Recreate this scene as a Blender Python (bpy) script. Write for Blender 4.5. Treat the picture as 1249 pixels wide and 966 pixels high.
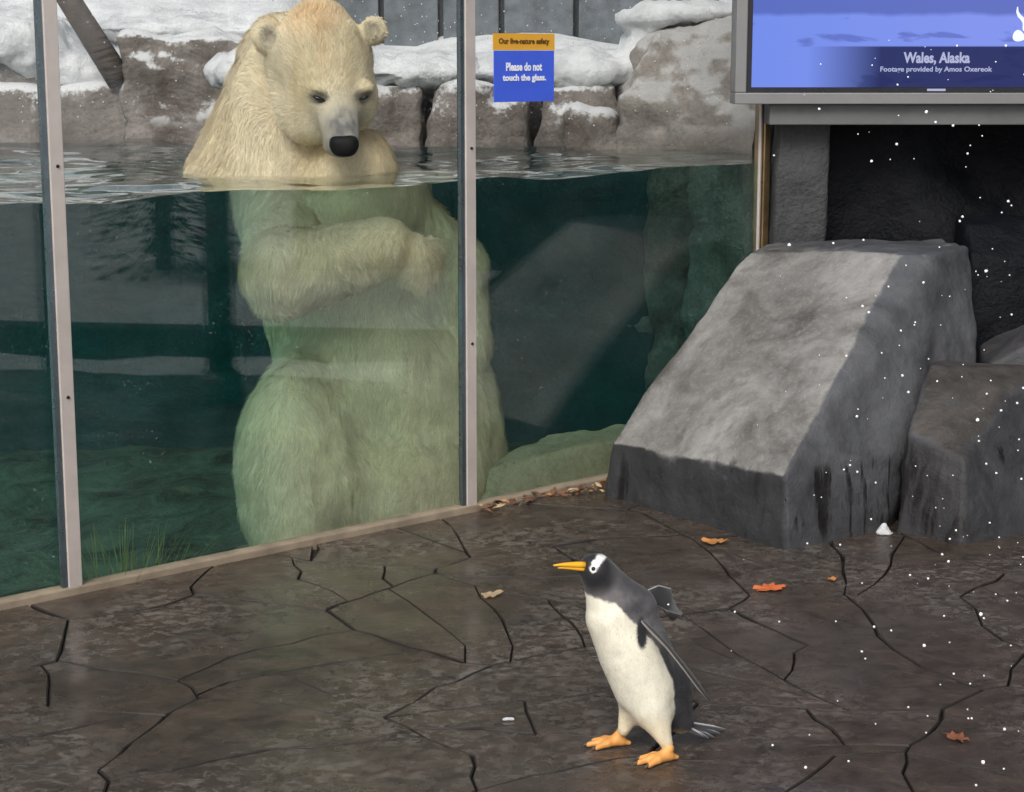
import bpy, bmesh, math, random
import numpy as np
from mathutils import Vector, Matrix, noise as mn

R = math.radians
for o in list(bpy.data.objects): bpy.data.objects.remove(o)
scene = bpy.context.scene
C = scene.collection

# ------------------------------------------------------------------ camera, sky, sun, exposure
cam = bpy.data.cameras.new('camera'); camo = bpy.data.objects.new('camera', cam); C.objects.link(camo)
cam.sensor_width = 36.0; cam.lens = 36.0*2240/1249; cam.clip_start = .05; cam.clip_end = 400
camo.location = (0, 0, 1.7); camo.rotation_euler = (R(90-10.57), 0, 0)
scene.camera = camo

SUN_EL, SUN_AZ = 42, -165         # overcast: a broad soft sun high behind the camera, to the left
world = bpy.data.worlds.new('World'); scene.world = world; world.use_nodes = True
wn = world.node_tree; wn.nodes.clear()
sky = wn.nodes.new('ShaderNodeTexSky'); sky.sky_type = 'NISHITA'; sky.sun_disc = False
sky.sun_elevation = R(SUN_EL); sky.sun_rotation = R(SUN_AZ); sky.dust_density = 4; sky.air_density = 1.0
hs = wn.nodes.new('ShaderNodeHueSaturation'); hs.inputs['Saturation'].default_value = .38
bgn = wn.nodes.new('ShaderNodeBackground'); bgn.inputs['Strength'].default_value = .11
wo = wn.nodes.new('ShaderNodeOutputWorld')
wn.links.new(sky.outputs[0], hs.inputs['Color']); wn.links.new(hs.outputs[0], bgn.inputs[0]); wn.links.new(bgn.outputs[0], wo.inputs[0])
sl = bpy.data.lights.new('sun', 'SUN'); sl.energy = 1.5; sl.angle = R(25); sl.color = (1, .97, .92)
so = bpy.data.objects.new('sun', sl); C.objects.link(so); so.location = (-3, 6, 8)
sd = Vector((math.sin(R(SUN_AZ))*math.cos(R(SUN_EL)), math.cos(R(SUN_AZ))*math.cos(R(SUN_EL)), math.sin(R(SUN_EL))))
so.rotation_euler = sd.to_track_quat('Z', 'Y').to_euler()
vs = scene.view_settings
scene.display_settings.display_device = 'sRGB'
vs.view_transform = 'Standard'; vs.look = 'None'; vs.exposure = .25; vs.gamma = 1; vs.use_curve_mapping = False
scene.render.engine = 'CYCLES'
cy = scene.cycles
cy.max_bounces = 14; cy.diffuse_bounces = 7; cy.glossy_bounces = 3; cy.transmission_bounces = 10; cy.volume_bounces = 0
cy.transparent_max_bounces = 24; cy.caustics_reflective = True; cy.caustics_refractive = True; cy.blur_glossy = .6
cy.sample_clamp_indirect = 20; cy.use_denoising = True

# ------------------------------------------------------------------ the glass wall's frame: t along it, s into the tank
D2 = np.array([.755, .656]); D2 /= np.linalg.norm(D2); N2 = np.array([-D2[1], D2[0]]); K = 5.234
WA = math.atan2(D2[1], D2[0])
def W(t, s, z=0.):
    q = D2*t + N2*(K+s); return (float(q[0]), float(q[1]), z)

# ------------------------------------------------------------------ helpers
def mesh(name, verts, faces, smooth=False):
    me = bpy.data.meshes.new(name); me.from_pydata([tuple(map(float, v)) for v in verts], [], [tuple(map(int, f)) for f in faces]); me.update()
    if smooth: me.polygons.foreach_set('use_smooth', [True]*len(me.polygons))
    return me
def fast_mesh(name, V, Q, smooth=True):
    """numpy verts (n,3) and equal-sized faces (m,k)"""
    me = bpy.data.meshes.new(name); k = Q.shape[1]
    me.vertices.add(len(V)); me.vertices.foreach_set('co', V.astype(np.float32).ravel())
    me.loops.add(Q.size); me.loops.foreach_set('vertex_index', Q.astype(np.int32).ravel())
    me.polygons.add(len(Q)); me.polygons.foreach_set('loop_start', np.arange(0, Q.size, k, dtype=np.int32))
    me.polygons.foreach_set('loop_total', np.full(len(Q), k, np.int32))
    me.update(calc_edges=True); me.validate()
    me.polygons.foreach_set('use_smooth', np.full(len(me.polygons), smooth))
    return me
def obj(name, me, mat=None, parent=None, loc=(0,0,0), rot=(0,0,0), **tags):
    o = bpy.data.objects.new(name, me); C.objects.link(o)
    o.location = loc; o.rotation_euler = rot
    if parent is not None: o.parent = parent
    if mat is not None and me is not None and not me.materials: me.materials.append(mat)
    for k, v in tags.items(): o[k] = v
    return o
def thing(name, label, category, loc=(0,0,0), rz=0, group=None):
    o = obj(name, None, loc=loc, rot=(0,0,rz), label=label, category=category)
    if group: o['group'] = group
    return o
def box_me(name, x0, x1, y0, y1, z0, z1, bev=0., seg=2):
    bm = bmesh.new(); bmesh.ops.create_cube(bm, size=1)
    for v in bm.verts:
        v.co = Vector(((x0+x1)/2+v.co.x*(x1-x0), (y0+y1)/2+v.co.y*(y1-y0), (z0+z1)/2+v.co.z*(z1-z0)))
    if bev: bmesh.ops.bevel(bm, geom=bm.edges[:], offset=bev, segments=seg, profile=.5, affect='EDGES')
    me = bpy.data.meshes.new(name); bm.to_mesh(me); bm.free()
    return me
def tube_me(name, pts, radii, seg=10, smooth=True):
    V, F = [], []
    pts = [Vector(p) for p in pts]
    for i, p in enumerate(pts):
        tg = (pts[min(i+1, len(pts)-1)]-pts[max(i-1, 0)]).normalized()
        a = tg.orthogonal().normalized(); b = tg.cross(a)
        for j in range(seg):
            an = 2*math.pi*j/seg
            V.append(p+(a*math.cos(an)+b*math.sin(an))*radii[i])
    for i in range(len(pts)-1):
        for j in range(seg):
            F.append((i*seg+j, i*seg+(j+1)%seg, (i+1)*seg+(j+1)%seg, (i+1)*seg+j))
    F.append(tuple(range(seg-1, -1, -1))); F.append(tuple(range((len(pts)-1)*seg, len(pts)*seg)))
    return mesh(name, V, F, smooth)

# signed-distance modelling
def sd_ell(P, c, r, rot=None):
    q = P-np.array(c, np.float32)
    if rot is not None: q = q@np.array(rot, np.float32)
    r = np.array(r, np.float32)
    k0 = np.linalg.norm(q/r, axis=-1); k1 = np.linalg.norm(q/(r*r), axis=-1)+1e-9
    return k0*(k0-1)/k1
def sd_cap(P, a, b, ra, rb):
    a = np.array(a, np.float32); b = np.array(b, np.float32); ab = b-a
    t = np.clip(((P-a)@ab)/(ab@ab), 0, 1)
    return np.linalg.norm(P-a-t[..., None]*ab, axis=-1)-(ra+(rb-ra)*t)
def smin(a, b, k):
    h = np.clip(.5+.5*(b-a)/k, 0, 1)
    return b+(a-b)*h-k*h*(1-h)
def smax(a, b, k): return -smin(-a, -b, k)
def grid(lo, hi, h):
    ax = [np.arange(l, u+h, h, dtype=np.float32) for l, u in zip(lo, hi)]
    return np.stack(np.meshgrid(*ax, indexing='ij'), -1)
def surface_nets(F, lo, h):
    ins = F < 0; n = F.shape
    cs = tuple(x-1 for x in n)
    cnt = np.zeros(cs, np.float32); acc = np.zeros(cs+(3,), np.float32)
    for ax in range(3):
        sl0 = [slice(None)]*3; sl1 = [slice(None)]*3; sl0[ax] = slice(0, -1); sl1[ax] = slice(1, None)
        f0 = F[tuple(sl0)]; f1 = F[tuple(sl1)]; x = ins[tuple(sl0)] != ins[tuple(sl1)]
        with np.errstate(divide='ignore', invalid='ignore'): t = np.where(x, f0/(f0-f1), 0)
        o1, o2 = [a for a in range(3) if a != ax]
        for i in (0, 1):
            for j in (0, 1):
                s = [slice(None)]*3
                s[o1] = slice(i, n[o1]-1+i); s[o2] = slice(j, n[o2]-1+j)
                xs = x[tuple(s)]; ts = t[tuple(s)]
                cnt += xs; acc[..., ax] += ts*xs; acc[..., o1] += i*xs; acc[..., o2] += j*xs
    act = cnt > 0; idx = np.full(cs, -1, np.int64); idx[act] = np.arange(act.sum())
    base = np.argwhere(act).astype(np.float32)
    V = (base+acc[act]/cnt[act][:, None])*h+np.array(lo, np.float32)
    quads = []
    for ax in range(3):
        o1, o2 = (ax+1) % 3, (ax+2) % 3
        sl0 = [slice(None)]*3; sl1 = [slice(None)]*3; sl0[ax] = slice(0, -1); sl1[ax] = slice(1, None)
        for s in (sl0, sl1): s[o1] = slice(1, -1); s[o2] = slice(1, -1)
        a = ins[tuple(sl0)]; b = ins[tuple(sl1)]
        for m, flip in ((a & ~b, False), (~a & b, True)):
            ii = np.argwhere(m)
            if not len(ii): continue
            c = ii.copy(); c[:, o1] += 1; c[:, o2] += 1
            def cell(d1, d2):
                q = c.copy(); q[:, o1] += d1; q[:, o2] += d2
                return idx[q[:, 0], q[:, 1], q[:, 2]]
            q = np.stack([cell(-1, -1), cell(0, -1), cell(0, 0), cell(-1, 0)], -1)
            quads.append(q[:, ::-1] if flip else q)
    return V, np.concatenate(quads)
def vnormals(V, Q):
    n = np.cross(V[Q[:, 2]]-V[Q[:, 0]], V[Q[:, 3]]-V[Q[:, 1]])
    N = np.zeros_like(V)
    for k in range(4): np.add.at(N, Q[:, k], n)
    return N/(np.linalg.norm(N, axis=1, keepdims=True)+1e-12)
_rs = np.random.RandomState(5); _perm = _rs.permutation(256); _perm = np.concatenate([_perm, _perm, _perm]); _grad = _rs.normal(size=(256, 3)); _grad /= np.linalg.norm(_grad, axis=1, keepdims=True)
def gnoise(P):
    i0 = np.floor(P).astype(np.int64); f = P-i0; u = f*f*f*(f*(f*6-15)+10); i0 &= 255
    out = 0.
    for dx in (0, 1):
        for dy in (0, 1):
            for dz in (0, 1):
                g = _grad[_perm[_perm[_perm[(i0[:, 0]+dx) & 255]+((i0[:, 1]+dy) & 255)]+((i0[:, 2]+dz) & 255)]]
                w = (u[:, 0] if dx else 1-u[:, 0])*(u[:, 1] if dy else 1-u[:, 1])*(u[:, 2] if dz else 1-u[:, 2])
                out = out+w*(g*(f-np.array((dx, dy, dz)))).sum(1)
    return out*1.6
def fbm(V, scale, octv=4, seed=0.):
    P = np.asarray(V, np.float64)*np.asarray(scale)+np.array((seed+100, seed*1.7+100, 100-seed)); out = 0.; a = 1.
    for _ in range(octv): out = out+a*gnoise(P); P = P*2.03+11.3; a *= .5
    return out.astype(np.float32)
def set_col(me, col):
    a = me.color_attributes.new('Col', 'FLOAT_COLOR', 'POINT')
    c = np.ones((len(col), 4), np.float32); c[:, :3] = col
    a.data.foreach_set('color', c.ravel())

def hull_planes(pts):
    bm = bmesh.new()
    for p in pts: bm.verts.new(p)
    bmesh.ops.convex_hull(bm, input=bm.verts[:])
    bm.normal_update()
    pl = []
    for f in bm.faces:
        nn = np.array(f.normal, np.float32)
        if np.linalg.norm(nn) < .5: continue
        pl.append((nn, float(nn@np.array(f.verts[0].co, np.float32))))
    bm.free(); return pl
def rock_me(name, pts, h=.02, k=.025, amp=.012, scale=4., seed=0., amp2=.0, sc2=1.5, extra=None):
    pts = np.array(pts, np.float32); lo = pts.min(0)-.08; hi = pts.max(0)+.08
    P = grid(lo, hi, h); F = None
    for nn, dd in hull_planes(pts.tolist()):
        s = P@nn-dd
        F = s if F is None else smax(F, s, k)
    if extra is not None: F = extra(P, F)
    V, Q = surface_nets(F, lo, h); N = vnormals(V, Q)
    V = V+N*(amp*fbm(V, scale, 5, seed))[:, None]
    if amp2: V = V+N*(amp2*fbm(V, sc2, 3, seed+7))[:, None]
    return fast_mesh(name, V, Q)

# ------------------------------------------------------------------ materials
class NT:
    def __init__(s, name):
        s.m = bpy.data.materials.new(name); s.m.use_nodes = True; s.t = s.m.node_tree; s.t.nodes.clear()
        s.out = s.n('ShaderNodeOutputMaterial')
    def n(s, typ, **kw):
        nd = s.t.nodes.new(typ)
        for k, v in kw.items():
            if k.startswith('i_'):
                key = k[2:]; key = int(key) if key.isdigit() else key.replace('_', ' ')
                s.set(nd.inputs[key], v)
            else: setattr(nd, k, v)
        return nd
    def set(s, inp, v):
        if isinstance(v, bpy.types.NodeSocket): s.t.links.new(v, inp)
        elif isinstance(v, bpy.types.Node): s.t.links.new(v.outputs[0], inp)
        else:
            if inp.type == 'RGBA' and len(v) == 3: v = (*v, 1)
            inp.default_value = v
    def coord(s, which='Object', scale=(1,1,1), rot=(0,0,0)):
        tc = s.n('ShaderNodeTexCoord'); mp = s.n('ShaderNodeMapping')
        mp.inputs['Scale'].default_value = scale; mp.inputs['Rotation'].default_value = rot
        s.t.links.new(tc.outputs[which], mp.inputs[0]); return mp.outputs[0]
    def pos(s, scale=(1,1,1), rot=(0,0,0)):
        g = s.n('ShaderNodeNewGeometry'); mp = s.n('ShaderNodeMapping')
        mp.inputs['Scale'].default_value = scale; mp.inputs['Rotation'].default_value = rot
        s.t.links.new(g.outputs['Position'], mp.inputs[0]); return mp.outputs[0]
    def noise(s, vec, scale, detail=6, rough=.6, dist=0.):
        return s.n('ShaderNodeTexNoise', i_Vector=vec, i_Scale=scale, i_Detail=detail, i_Roughness=rough, i_Distortion=dist).outputs[0]
    def ramp(s, fac, stops):
        r = s.n('ShaderNodeValToRGB', i_Fac=fac); e = r.color_ramp.elements
        while len(e) < len(stops): e.new(.5)
        for i, (p, c) in enumerate(stops):
            e[i].position = p; e[i].color = (c, c, c, 1) if not hasattr(c, '__len__') else (*c, 1)
        return r.outputs[0]
    def mix(s, f, a, b, mode='MIX'):
        m = s.n('ShaderNodeMix', data_type='RGBA', blend_type=mode)
        s.set(m.inputs[0], f); s.set(m.inputs[6], a); s.set(m.inputs[7], b); return m.outputs[2]
    def math(s, op, a, b=0., clamp=False):
        m = s.n('ShaderNodeMath', operation=op, use_clamp=clamp); s.set(m.inputs[0], a); s.set(m.inputs[1], b); return m.outputs[0]
    def bump(s, height, strength=.5, dist=.01, normal=None):
        b = s.n('ShaderNodeBump', i_Height=height, i_Strength=strength, i_Distance=dist)
        if normal is not None: s.set(b.inputs['Normal'], normal)
        return b.outputs[0]
    def bsdf(s, color, rough=.6, normal=None, **kw):
        b = s.n('ShaderNodeBsdfPrincipled'); s.set(b.inputs['Base Color'], color); s.set(b.inputs['Roughness'], rough)
        if normal is not None: s.set(b.inputs['Normal'], normal)
        for k, v in kw.items(): s.set(b.inputs[k.replace('_', ' ')], v)
        s.t.links.new(b.outputs[0], s.out.inputs[0]); return s.m
M = {}
def plain(name, col, rough=.5, metal=0., bscale=0., bstr=.2, vary=.15, spec=.5):
    t = NT(name); p = t.pos()
    nz = t.noise(p, 9, 5)
    c = t.mix(t.ramp(nz, [(.3, 0), (.7, 1)]), tuple(x*(1-vary) for x in col), tuple(min(1, x*(1+vary)) for x in col))
    nb = t.bump(t.noise(p, bscale, 6), bstr, .004) if bscale else None
    kw = dict(Metallic=metal, Specular_IOR_Level=spec)
    M[name] = t.bsdf(c, t.ramp(t.noise(p, 23, 3), [(.3, max(.02, rough-.08)), (.7, min(1, rough+.08))]), nb, **kw)
    return M[name]

# wet stamped concrete
t = NT('wet_concrete'); p = t.pos()
ps = t.pos(scale=(1, 1.2, 1), rot=(0, 0, R(-35)))
oi = t.n('ShaderNodeObjectInfo')
big = t.noise(p, 1.5, 5, .55, .4); mid = t.noise(ps, 9, 9, .72, .5); fine = t.noise(p, 60, 6, .75)
base = t.mix(t.ramp(mid, [(.32, 0), (.68, 1)]), (.019, .0132, .0098), (.098, .072, .055))
base = t.mix(t.math('MULTIPLY', oi.outputs['Random'], .22), base, (.09, .067, .052))
worn = t.math('MULTIPLY', t.ramp(big, [(.42, 0), (.6, 1)]), t.ramp(t.noise(ps, 22, 8, .78, .6), [(.47, 0), (.6, 1)]))
base = t.mix(t.math('MULTIPLY', worn, .75), base, (.21, .185, .16))
speck = t.ramp(fine, [(.66, 0), (.76, 1)])
base = t.mix(t.math('MULTIPLY', speck, .35), base, (.14, .12, .10))
rough = t.math('ADD', t.math('MULTIPLY', worn, .3), t.ramp(t.noise(p, 3.2, 6, .6), [(.4, .07), (.68, .42)]), True)
relief = t.math('ADD', t.math('MULTIPLY', mid, 1.0), t.math('MULTIPLY', fine, .22))
t.bsdf(base, rough, t.bump(relief, .65, .02), Specular_IOR_Level=.6,
       Coat_Weight=t.ramp(t.noise(p, 2.3, 5, .6, .5), [(.42, 0), (.62, .8)]), Coat_Roughness=.16)
M['concrete'] = t.m
t = NT('dark_joint'); p = t.pos()
t.bsdf(t.mix(t.noise(p, 30, 5), (.010, .008, .0065), (.032, .025, .02)), .55, t.bump(t.noise(p, 60, 4), .6, .01)); M['joint'] = t.m

# rocks: grey artificial rockwork with dark wet lower parts and drips
def rock_mat(name, c0, c1, dark, wet_z=None, drips=0., rough=.6, sc=3., spec=.35, dust=0.):
    t = NT(name); p = t.pos(); g = t.n('ShaderNodeNewGeometry')
    sep = t.n('ShaderNodeSeparateXYZ', i_0=p)
    n1 = t.noise(p, sc, 8, .62, .5); n2 = t.noise(p, sc*5, 6, .65); n3 = t.noise(p, 55, 4, .6)
    c = t.mix(t.ramp(n1, [(.32, 0), (.66, 1)]), c0, c1)
    c = t.mix(t.math('MULTIPLY', t.ramp(n2, [(.5, 0), (.75, 1)]), .45), c, dark)
    c = t.mix(t.math('MULTIPLY', t.ramp(n3, [(.35, 1), (.55, 0)]), .3), c, tuple(x*.55 for x in c0))
    if dust:      # snow blown onto the upward faces
        up = t.n('ShaderNodeSeparateXYZ', i_0=g.outputs['Normal'])
        c = t.mix(t.math('MULTIPLY', t.ramp(t.math('ADD', up.outputs[2], t.math('MULTIPLY', t.math('SUBTRACT', n2, .5), 1.6)), [(.28, 0), (.55, 1)]), t.math('MULTIPLY', t.ramp(t.math('SUBTRACT', sep.outputs[2], 1.), [(.3, 0), (.42, 1)]), dust)), c, (.8, .82, .84))
    if wet_z is not None:
        zz = t.math('ADD', sep.outputs[2], t.math('MULTIPLY', t.noise(p, 2.5, 4), -.16))
        if drips:
            pd = t.pos(scale=(1, 1, .09))
            dr = t.ramp(t.noise(pd, 13, 3, .55), [(.5, 0), (.6, 1)])
            zz = t.math('SUBTRACT', zz, t.math('MULTIPLY', dr, drips))
        wet = t.ramp(t.math('ADD', t.math('MULTIPLY', t.math('SUBTRACT', zz, wet_z), 8.), .5, True), [(.35, 1), (.6, 0)])
        c = t.mix(wet, c, dark)
        rough = t.math('ADD', t.math('MULTIPLY', wet, -.18), rough, True)
    t.bsdf(c, rough, t.bump(t.math('ADD', n2, t.math('MULTIPLY', n3, .5)), .7, .022), Specular_IOR_Level=spec)
    M[name] = t.m; return t.m
rock_mat('rock_backdrop', (.004, .0045, .0065), (.010, .011, .0145), (.002, .0023, .004), rough=.55, spec=.12)  # shade under the screen is put into this near-black colour
rock_mat('rock_pillar', (.036, .038, .042), (.062, .064, .067), (.018, .018, .02), rough=.65)
rock_mat('tank_rock', (.10, .079, .067), (.26, .232, .212), (.032, .027, .024), rough=.75, sc=4., dust=.7)
rock_mat('tank_rock_grey', (.16, .14, .125), (.33, .3, .27), (.06, .055, .05), rough=.75, sc=1.6, dust=.3)
rock_mat('sunken_rock', (.36, .36, .22), (.6, .58, .38), (.14, .14, .08), rough=.8, sc=2.6)

# the big faceted rock: dark wet foot; lit pale slope and shaded blue grey flank painted in by facing
def facet_rock(name, pale, flank, foot, foot_z, slope_dir):
    t = NT(name); p = t.pos(); g = t.n('ShaderNodeNewGeometry'); sep = t.n('ShaderNodeSeparateXYZ', i_0=p)
    n1 = t.noise(p, 3.1, 8, .65, .7); n2 = t.noise(p, 17, 7, .68, .3); n3 = t.noise(p, 75, 4, .6)
    dt = t.n('ShaderNodeVectorMath', operation='DOT_PRODUCT'); t.set(dt.inputs[0], g.outputs['Normal']); dt.inputs[1].default_value = slope_dir
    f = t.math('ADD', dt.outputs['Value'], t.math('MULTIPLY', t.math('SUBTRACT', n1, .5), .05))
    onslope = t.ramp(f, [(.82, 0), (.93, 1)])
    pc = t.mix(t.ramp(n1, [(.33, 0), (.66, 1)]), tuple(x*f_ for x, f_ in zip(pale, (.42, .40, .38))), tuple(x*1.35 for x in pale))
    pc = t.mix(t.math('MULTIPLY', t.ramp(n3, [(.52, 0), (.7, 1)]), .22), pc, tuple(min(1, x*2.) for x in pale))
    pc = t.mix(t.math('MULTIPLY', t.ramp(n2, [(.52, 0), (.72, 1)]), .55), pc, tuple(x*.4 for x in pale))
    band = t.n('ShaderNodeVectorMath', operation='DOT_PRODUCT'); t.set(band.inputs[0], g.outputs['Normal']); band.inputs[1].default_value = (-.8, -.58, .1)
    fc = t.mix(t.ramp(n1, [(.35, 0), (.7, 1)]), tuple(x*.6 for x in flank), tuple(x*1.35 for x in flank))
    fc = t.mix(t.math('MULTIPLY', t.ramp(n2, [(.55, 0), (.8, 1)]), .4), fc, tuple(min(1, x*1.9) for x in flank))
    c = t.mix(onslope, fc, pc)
    pd = t.pos(scale=(1, 1, .06))
    dr = t.math('MULTIPLY', t.ramp(t.noise(pd, 17, 5, .65), [(.52, 0), (.6, 1)]), t.ramp(t.noise(p, 1.9, 2), [(.48, 0), (.56, .9)]))
    zz = t.math('ADD', sep.outputs[2], t.math('MULTIPLY', n1, -.05))
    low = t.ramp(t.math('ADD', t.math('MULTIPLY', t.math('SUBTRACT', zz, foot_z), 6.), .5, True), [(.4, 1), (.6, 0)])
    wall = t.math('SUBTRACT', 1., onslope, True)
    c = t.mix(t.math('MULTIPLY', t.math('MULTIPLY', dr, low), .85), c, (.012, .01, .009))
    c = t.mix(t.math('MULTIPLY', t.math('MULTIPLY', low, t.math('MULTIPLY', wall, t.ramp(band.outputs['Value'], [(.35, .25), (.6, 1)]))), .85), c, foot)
    c = t.mix(t.math('MULTIPLY', t.math('MULTIPLY', dr, low), wall), c, (.007, .006, .006))
    bumpn = t.bump(t.math('ADD', n2, t.math('MULTIPLY', n3, .45)), .5, .012)
    t.bsdf(c, t.ramp(n1, [(.3, .45), (.7, .72)]), bumpn, Specular_IOR_Level=.35)
    M[name] = t.m; return t.m

# snow
t = NT('snow'); p = t.pos()
t.bsdf(t.mix(t.ramp(t.noise(p, 5, 7, .7), [(.3, 0), (.6, 1)]), (.62, .64, .67), (.9, .91, .92)), .85, t.bump(t.noise(p, 34, 8, .75), .8, .035), Specular_IOR_Level=.2); M['snow'] = t.m

# concrete panels behind the tank
plain('wall_panel', (.12, .135, .15), .75, 0, 14, .4, .35); plain('wall_core', (.04, .045, .05), .8)
plain('aluminium', (.62, .55, .51), .42, .35, 60, .05, .08); plain('dark_steel', (.16, .2, .22), .3, .8, 0, 0, .1)
plain('gasket', (.012, .014, .016), .5); plain('screw', (.03, .028, .026), .4, .8); plain('brass', (.36, .25, .13), .35, .8, 40, .1, .4)
plain('sill', (.27, .215, .155), .7, 0, 45, .5, .3); plain('bezel', (.2, .203, .203), .5, .2, 0, 0, .05); plain('bezel_inner', (.01, .01, .016), .3)
plain('housing', (.12, .123, .125), .6, 0, 0, 0, .1)
plain('sign_blue', (.055, .12, .7), .45, 0, 0, 0, .05); plain('sign_orange', (.74, .38, .04), .45, 0, 0, 0, .05)
plain('ink_white', (.85, .87, .92), .5, 0, 0, 0, .03); plain('ink_dark', (.12, .06, .01), .5, 0, 0, 0, .05)
plain('roof_deck', (.10, .10, .105), .7, 0, 10, .2); plain('post_paint', (.035, .04, .04), .5)
plain('shed_board', (.03, .026, .022), .7, 0, 25, .4, .4); plain('low_wall', (.035, .04, .045), .8, 0, 20, .5, .3)
plain('bark', (.06, .045, .035), .85, 0, 30, .8, .4); plain('needle', (.02, .04, .025), .7, 0, 0, 0, .4)
plain('eye_black', (.006, .005, .005), .08); plain('nose_black', (.004, .004, .005), .6, 0, 0, 0, .3, .25)
plain('bill_orange', (.85, .43, .02), .35, 0, 0, 0, .12); plain('bill_tip', (.75, .55, .2), .4)
plain('foot_orange', (.72, .33, .09), .5, 0, 90, .5, .25); plain('claw', (.08, .06, .05), .5)
plain('leaf_orange', (.55, .13, .035), .6, 0, 60, .4, .3); plain('leaf_amber', (.5, .21, .06), .6, 0, 60, .4, .3)
plain('leaf_rust', (.24, .085, .04), .6, 0, 60, .4, .4); plain('leaf_tan', (.42, .31, .18), .65, 0, 60, .4, .3); plain('leaf_brown', (.12, .06, .03), .7, 0, 60, .4, .5)
t = NT('flake'); t.bsdf((.95, .96, .98), .9); M['flake'] = t.m

# glass pane: a thin slab that mirrors by Fresnel and lets the rest straight through
t = NT('window_glass'); g = t.n('ShaderNodeNewGeometry')
ior = t.math('ADD', 1.5, t.math('MULTIPLY', g.outputs['Backfacing'], 1/1.5-1.5))
fr = t.n('ShaderNodeFresnel'); t.set(fr.inputs['IOR'], ior)
tr = t.n('ShaderNodeBsdfTransparent', i_Color=(.975, .985, .98)); gl = t.n('ShaderNodeBsdfGlossy', i_Color=(1, 1, 1), i_Roughness=.0)
fac = t.math('MULTIPLY', fr.outputs[0], t.math('SUBTRACT', 1., t.math('MULTIPLY', g.outputs['Backfacing'], .25)))   # the wet inner face hardly mirrors
mx = t.n('ShaderNodeMixShader'); t.set(mx.inputs[0], fac); t.set(mx.inputs[1], tr); t.set(mx.inputs[2], gl)
gp = t.pos(); film = t.math('MULTIPLY', t.ramp(t.noise(gp, 2.2, 6, .65), [(.4, .0), (.72, 1)]), .008)
spots = t.math('MULTIPLY', t.ramp(t.noise(gp, 95, 2, .5), [(.69, 0), (.74, 1)]), t.ramp(t.noise(gp, 3.1, 3), [(.45, 0), (.6, .32)]))
df = t.n('ShaderNodeBsdfDiffuse', i_Color=(.8, .82, .84)); m2 = t.n('ShaderNodeMixShader'); t.set(m2.inputs[0], t.math('ADD', film, spots, True))
t.set(m2.inputs[1], mx.outputs[0]); t.set(m2.inputs[2], df.outputs[0]); t.t.links.new(m2.outputs[0], t.out.inputs[0])   # dried water marks
M['glass'] = t.m
# water: refracting body, green murk
t = NT('pool_water'); p = t.pos()
gb = t.n('ShaderNodeBsdfGlass', i_Color=(1, 1, 1), i_Roughness=0., i_IOR=1.333); t.t.links.new(gb.outputs[0], t.out.inputs[0])
va = t.n('ShaderNodeVolumeAbsorption', i_Color=(.40, .945, .885), i_Density=.42)
t.t.links.new(va.outputs[0], t.out.inputs[1])
M['water'] = t.m
# painted by vertex colour
def vcol(name, rough, bscale, bstr, spec=.4, stretch=(1, 1, 1), sheen=0.):
    t = NT(name); a = t.n('ShaderNodeVertexColor', layer_name='Col'); p = t.pos(scale=stretch)
    nz = t.noise(p, bscale*.35, 6, .7)
    c = t.mix(t.math('MULTIPLY', t.ramp(nz, [(.35, 1), (.6, 0)]), .28), a.outputs[0], t.mix(1., a.outputs[0], (.6, .57, .5), 'MULTIPLY'))
    M[name] = t.bsdf(c, rough, t.bump(t.noise(p, bscale, 5, .7), bstr, .008), Specular_IOR_Level=spec, Sheen_Weight=sheen)
vcol('bear_skin', .75, 60, .6, .25, (1, 1, .35)); vcol('bear_hair', .6, 60, .0, .3); vcol('penguin_feather', .5, 160, .14, .4, (1, 1, .4), .15)

# ------------------------------------------------------------------ ground, snowfield
obj('ground', mesh('ground', [(-150, -150, -.9), (150, -150, -.9), (150, 150, -.9), (-150, 150, -.9)], [(0, 1, 2, 3)]), M['snow'], kind='structure')
def snowfield():
    xs = np.concatenate([np.linspace(1.95, 8, 61), np.linspace(8.4, 60, 50)]); ys = np.linspace(-30, 6.05, 110)
    X, Y = np.meshgrid(xs, ys, indexing='ij'); Z = np.zeros_like(X)
    for i in range(X.shape[0]):
        for j in range(X.shape[1]):
            x, y = X[i, j], Y[i, j]
            z = -.03+.035*mn.fractal(Vector((x*1.6, y*1.6, 3)), 1, 2, 4)
            if x > 3.45: z = .17+.05*mn.fractal(Vector((x*.9, y*.9, 9)), 1, 2, 4)+.03*(x-3.45)
            if x > 6: z += .055*(x-6)**1.25
            Z[i, j] = z
    nx, ny = X.shape; V = np.stack([X, Y, Z], -1).reshape(-1, 3)
    i, j = np.meshgrid(np.arange(nx-1), np.arange(ny-1), indexing='ij'); a = (i*ny+j).ravel()
    Q = np.stack([a, a+ny, a+ny+1, a+1], -1)
    obj('snowfield', fast_mesh('snowfield', V, Q), M['snow'], kind='structure')
snowfield()
obj('low_kerb_wall', box_me('low_kerb_wall', 3.26, 3.44, -12, 6.15, -.5, .14, .01), M['low_wall'], label='long low dark wall edging the snow, mirrored in the glass', category='wall')

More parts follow.
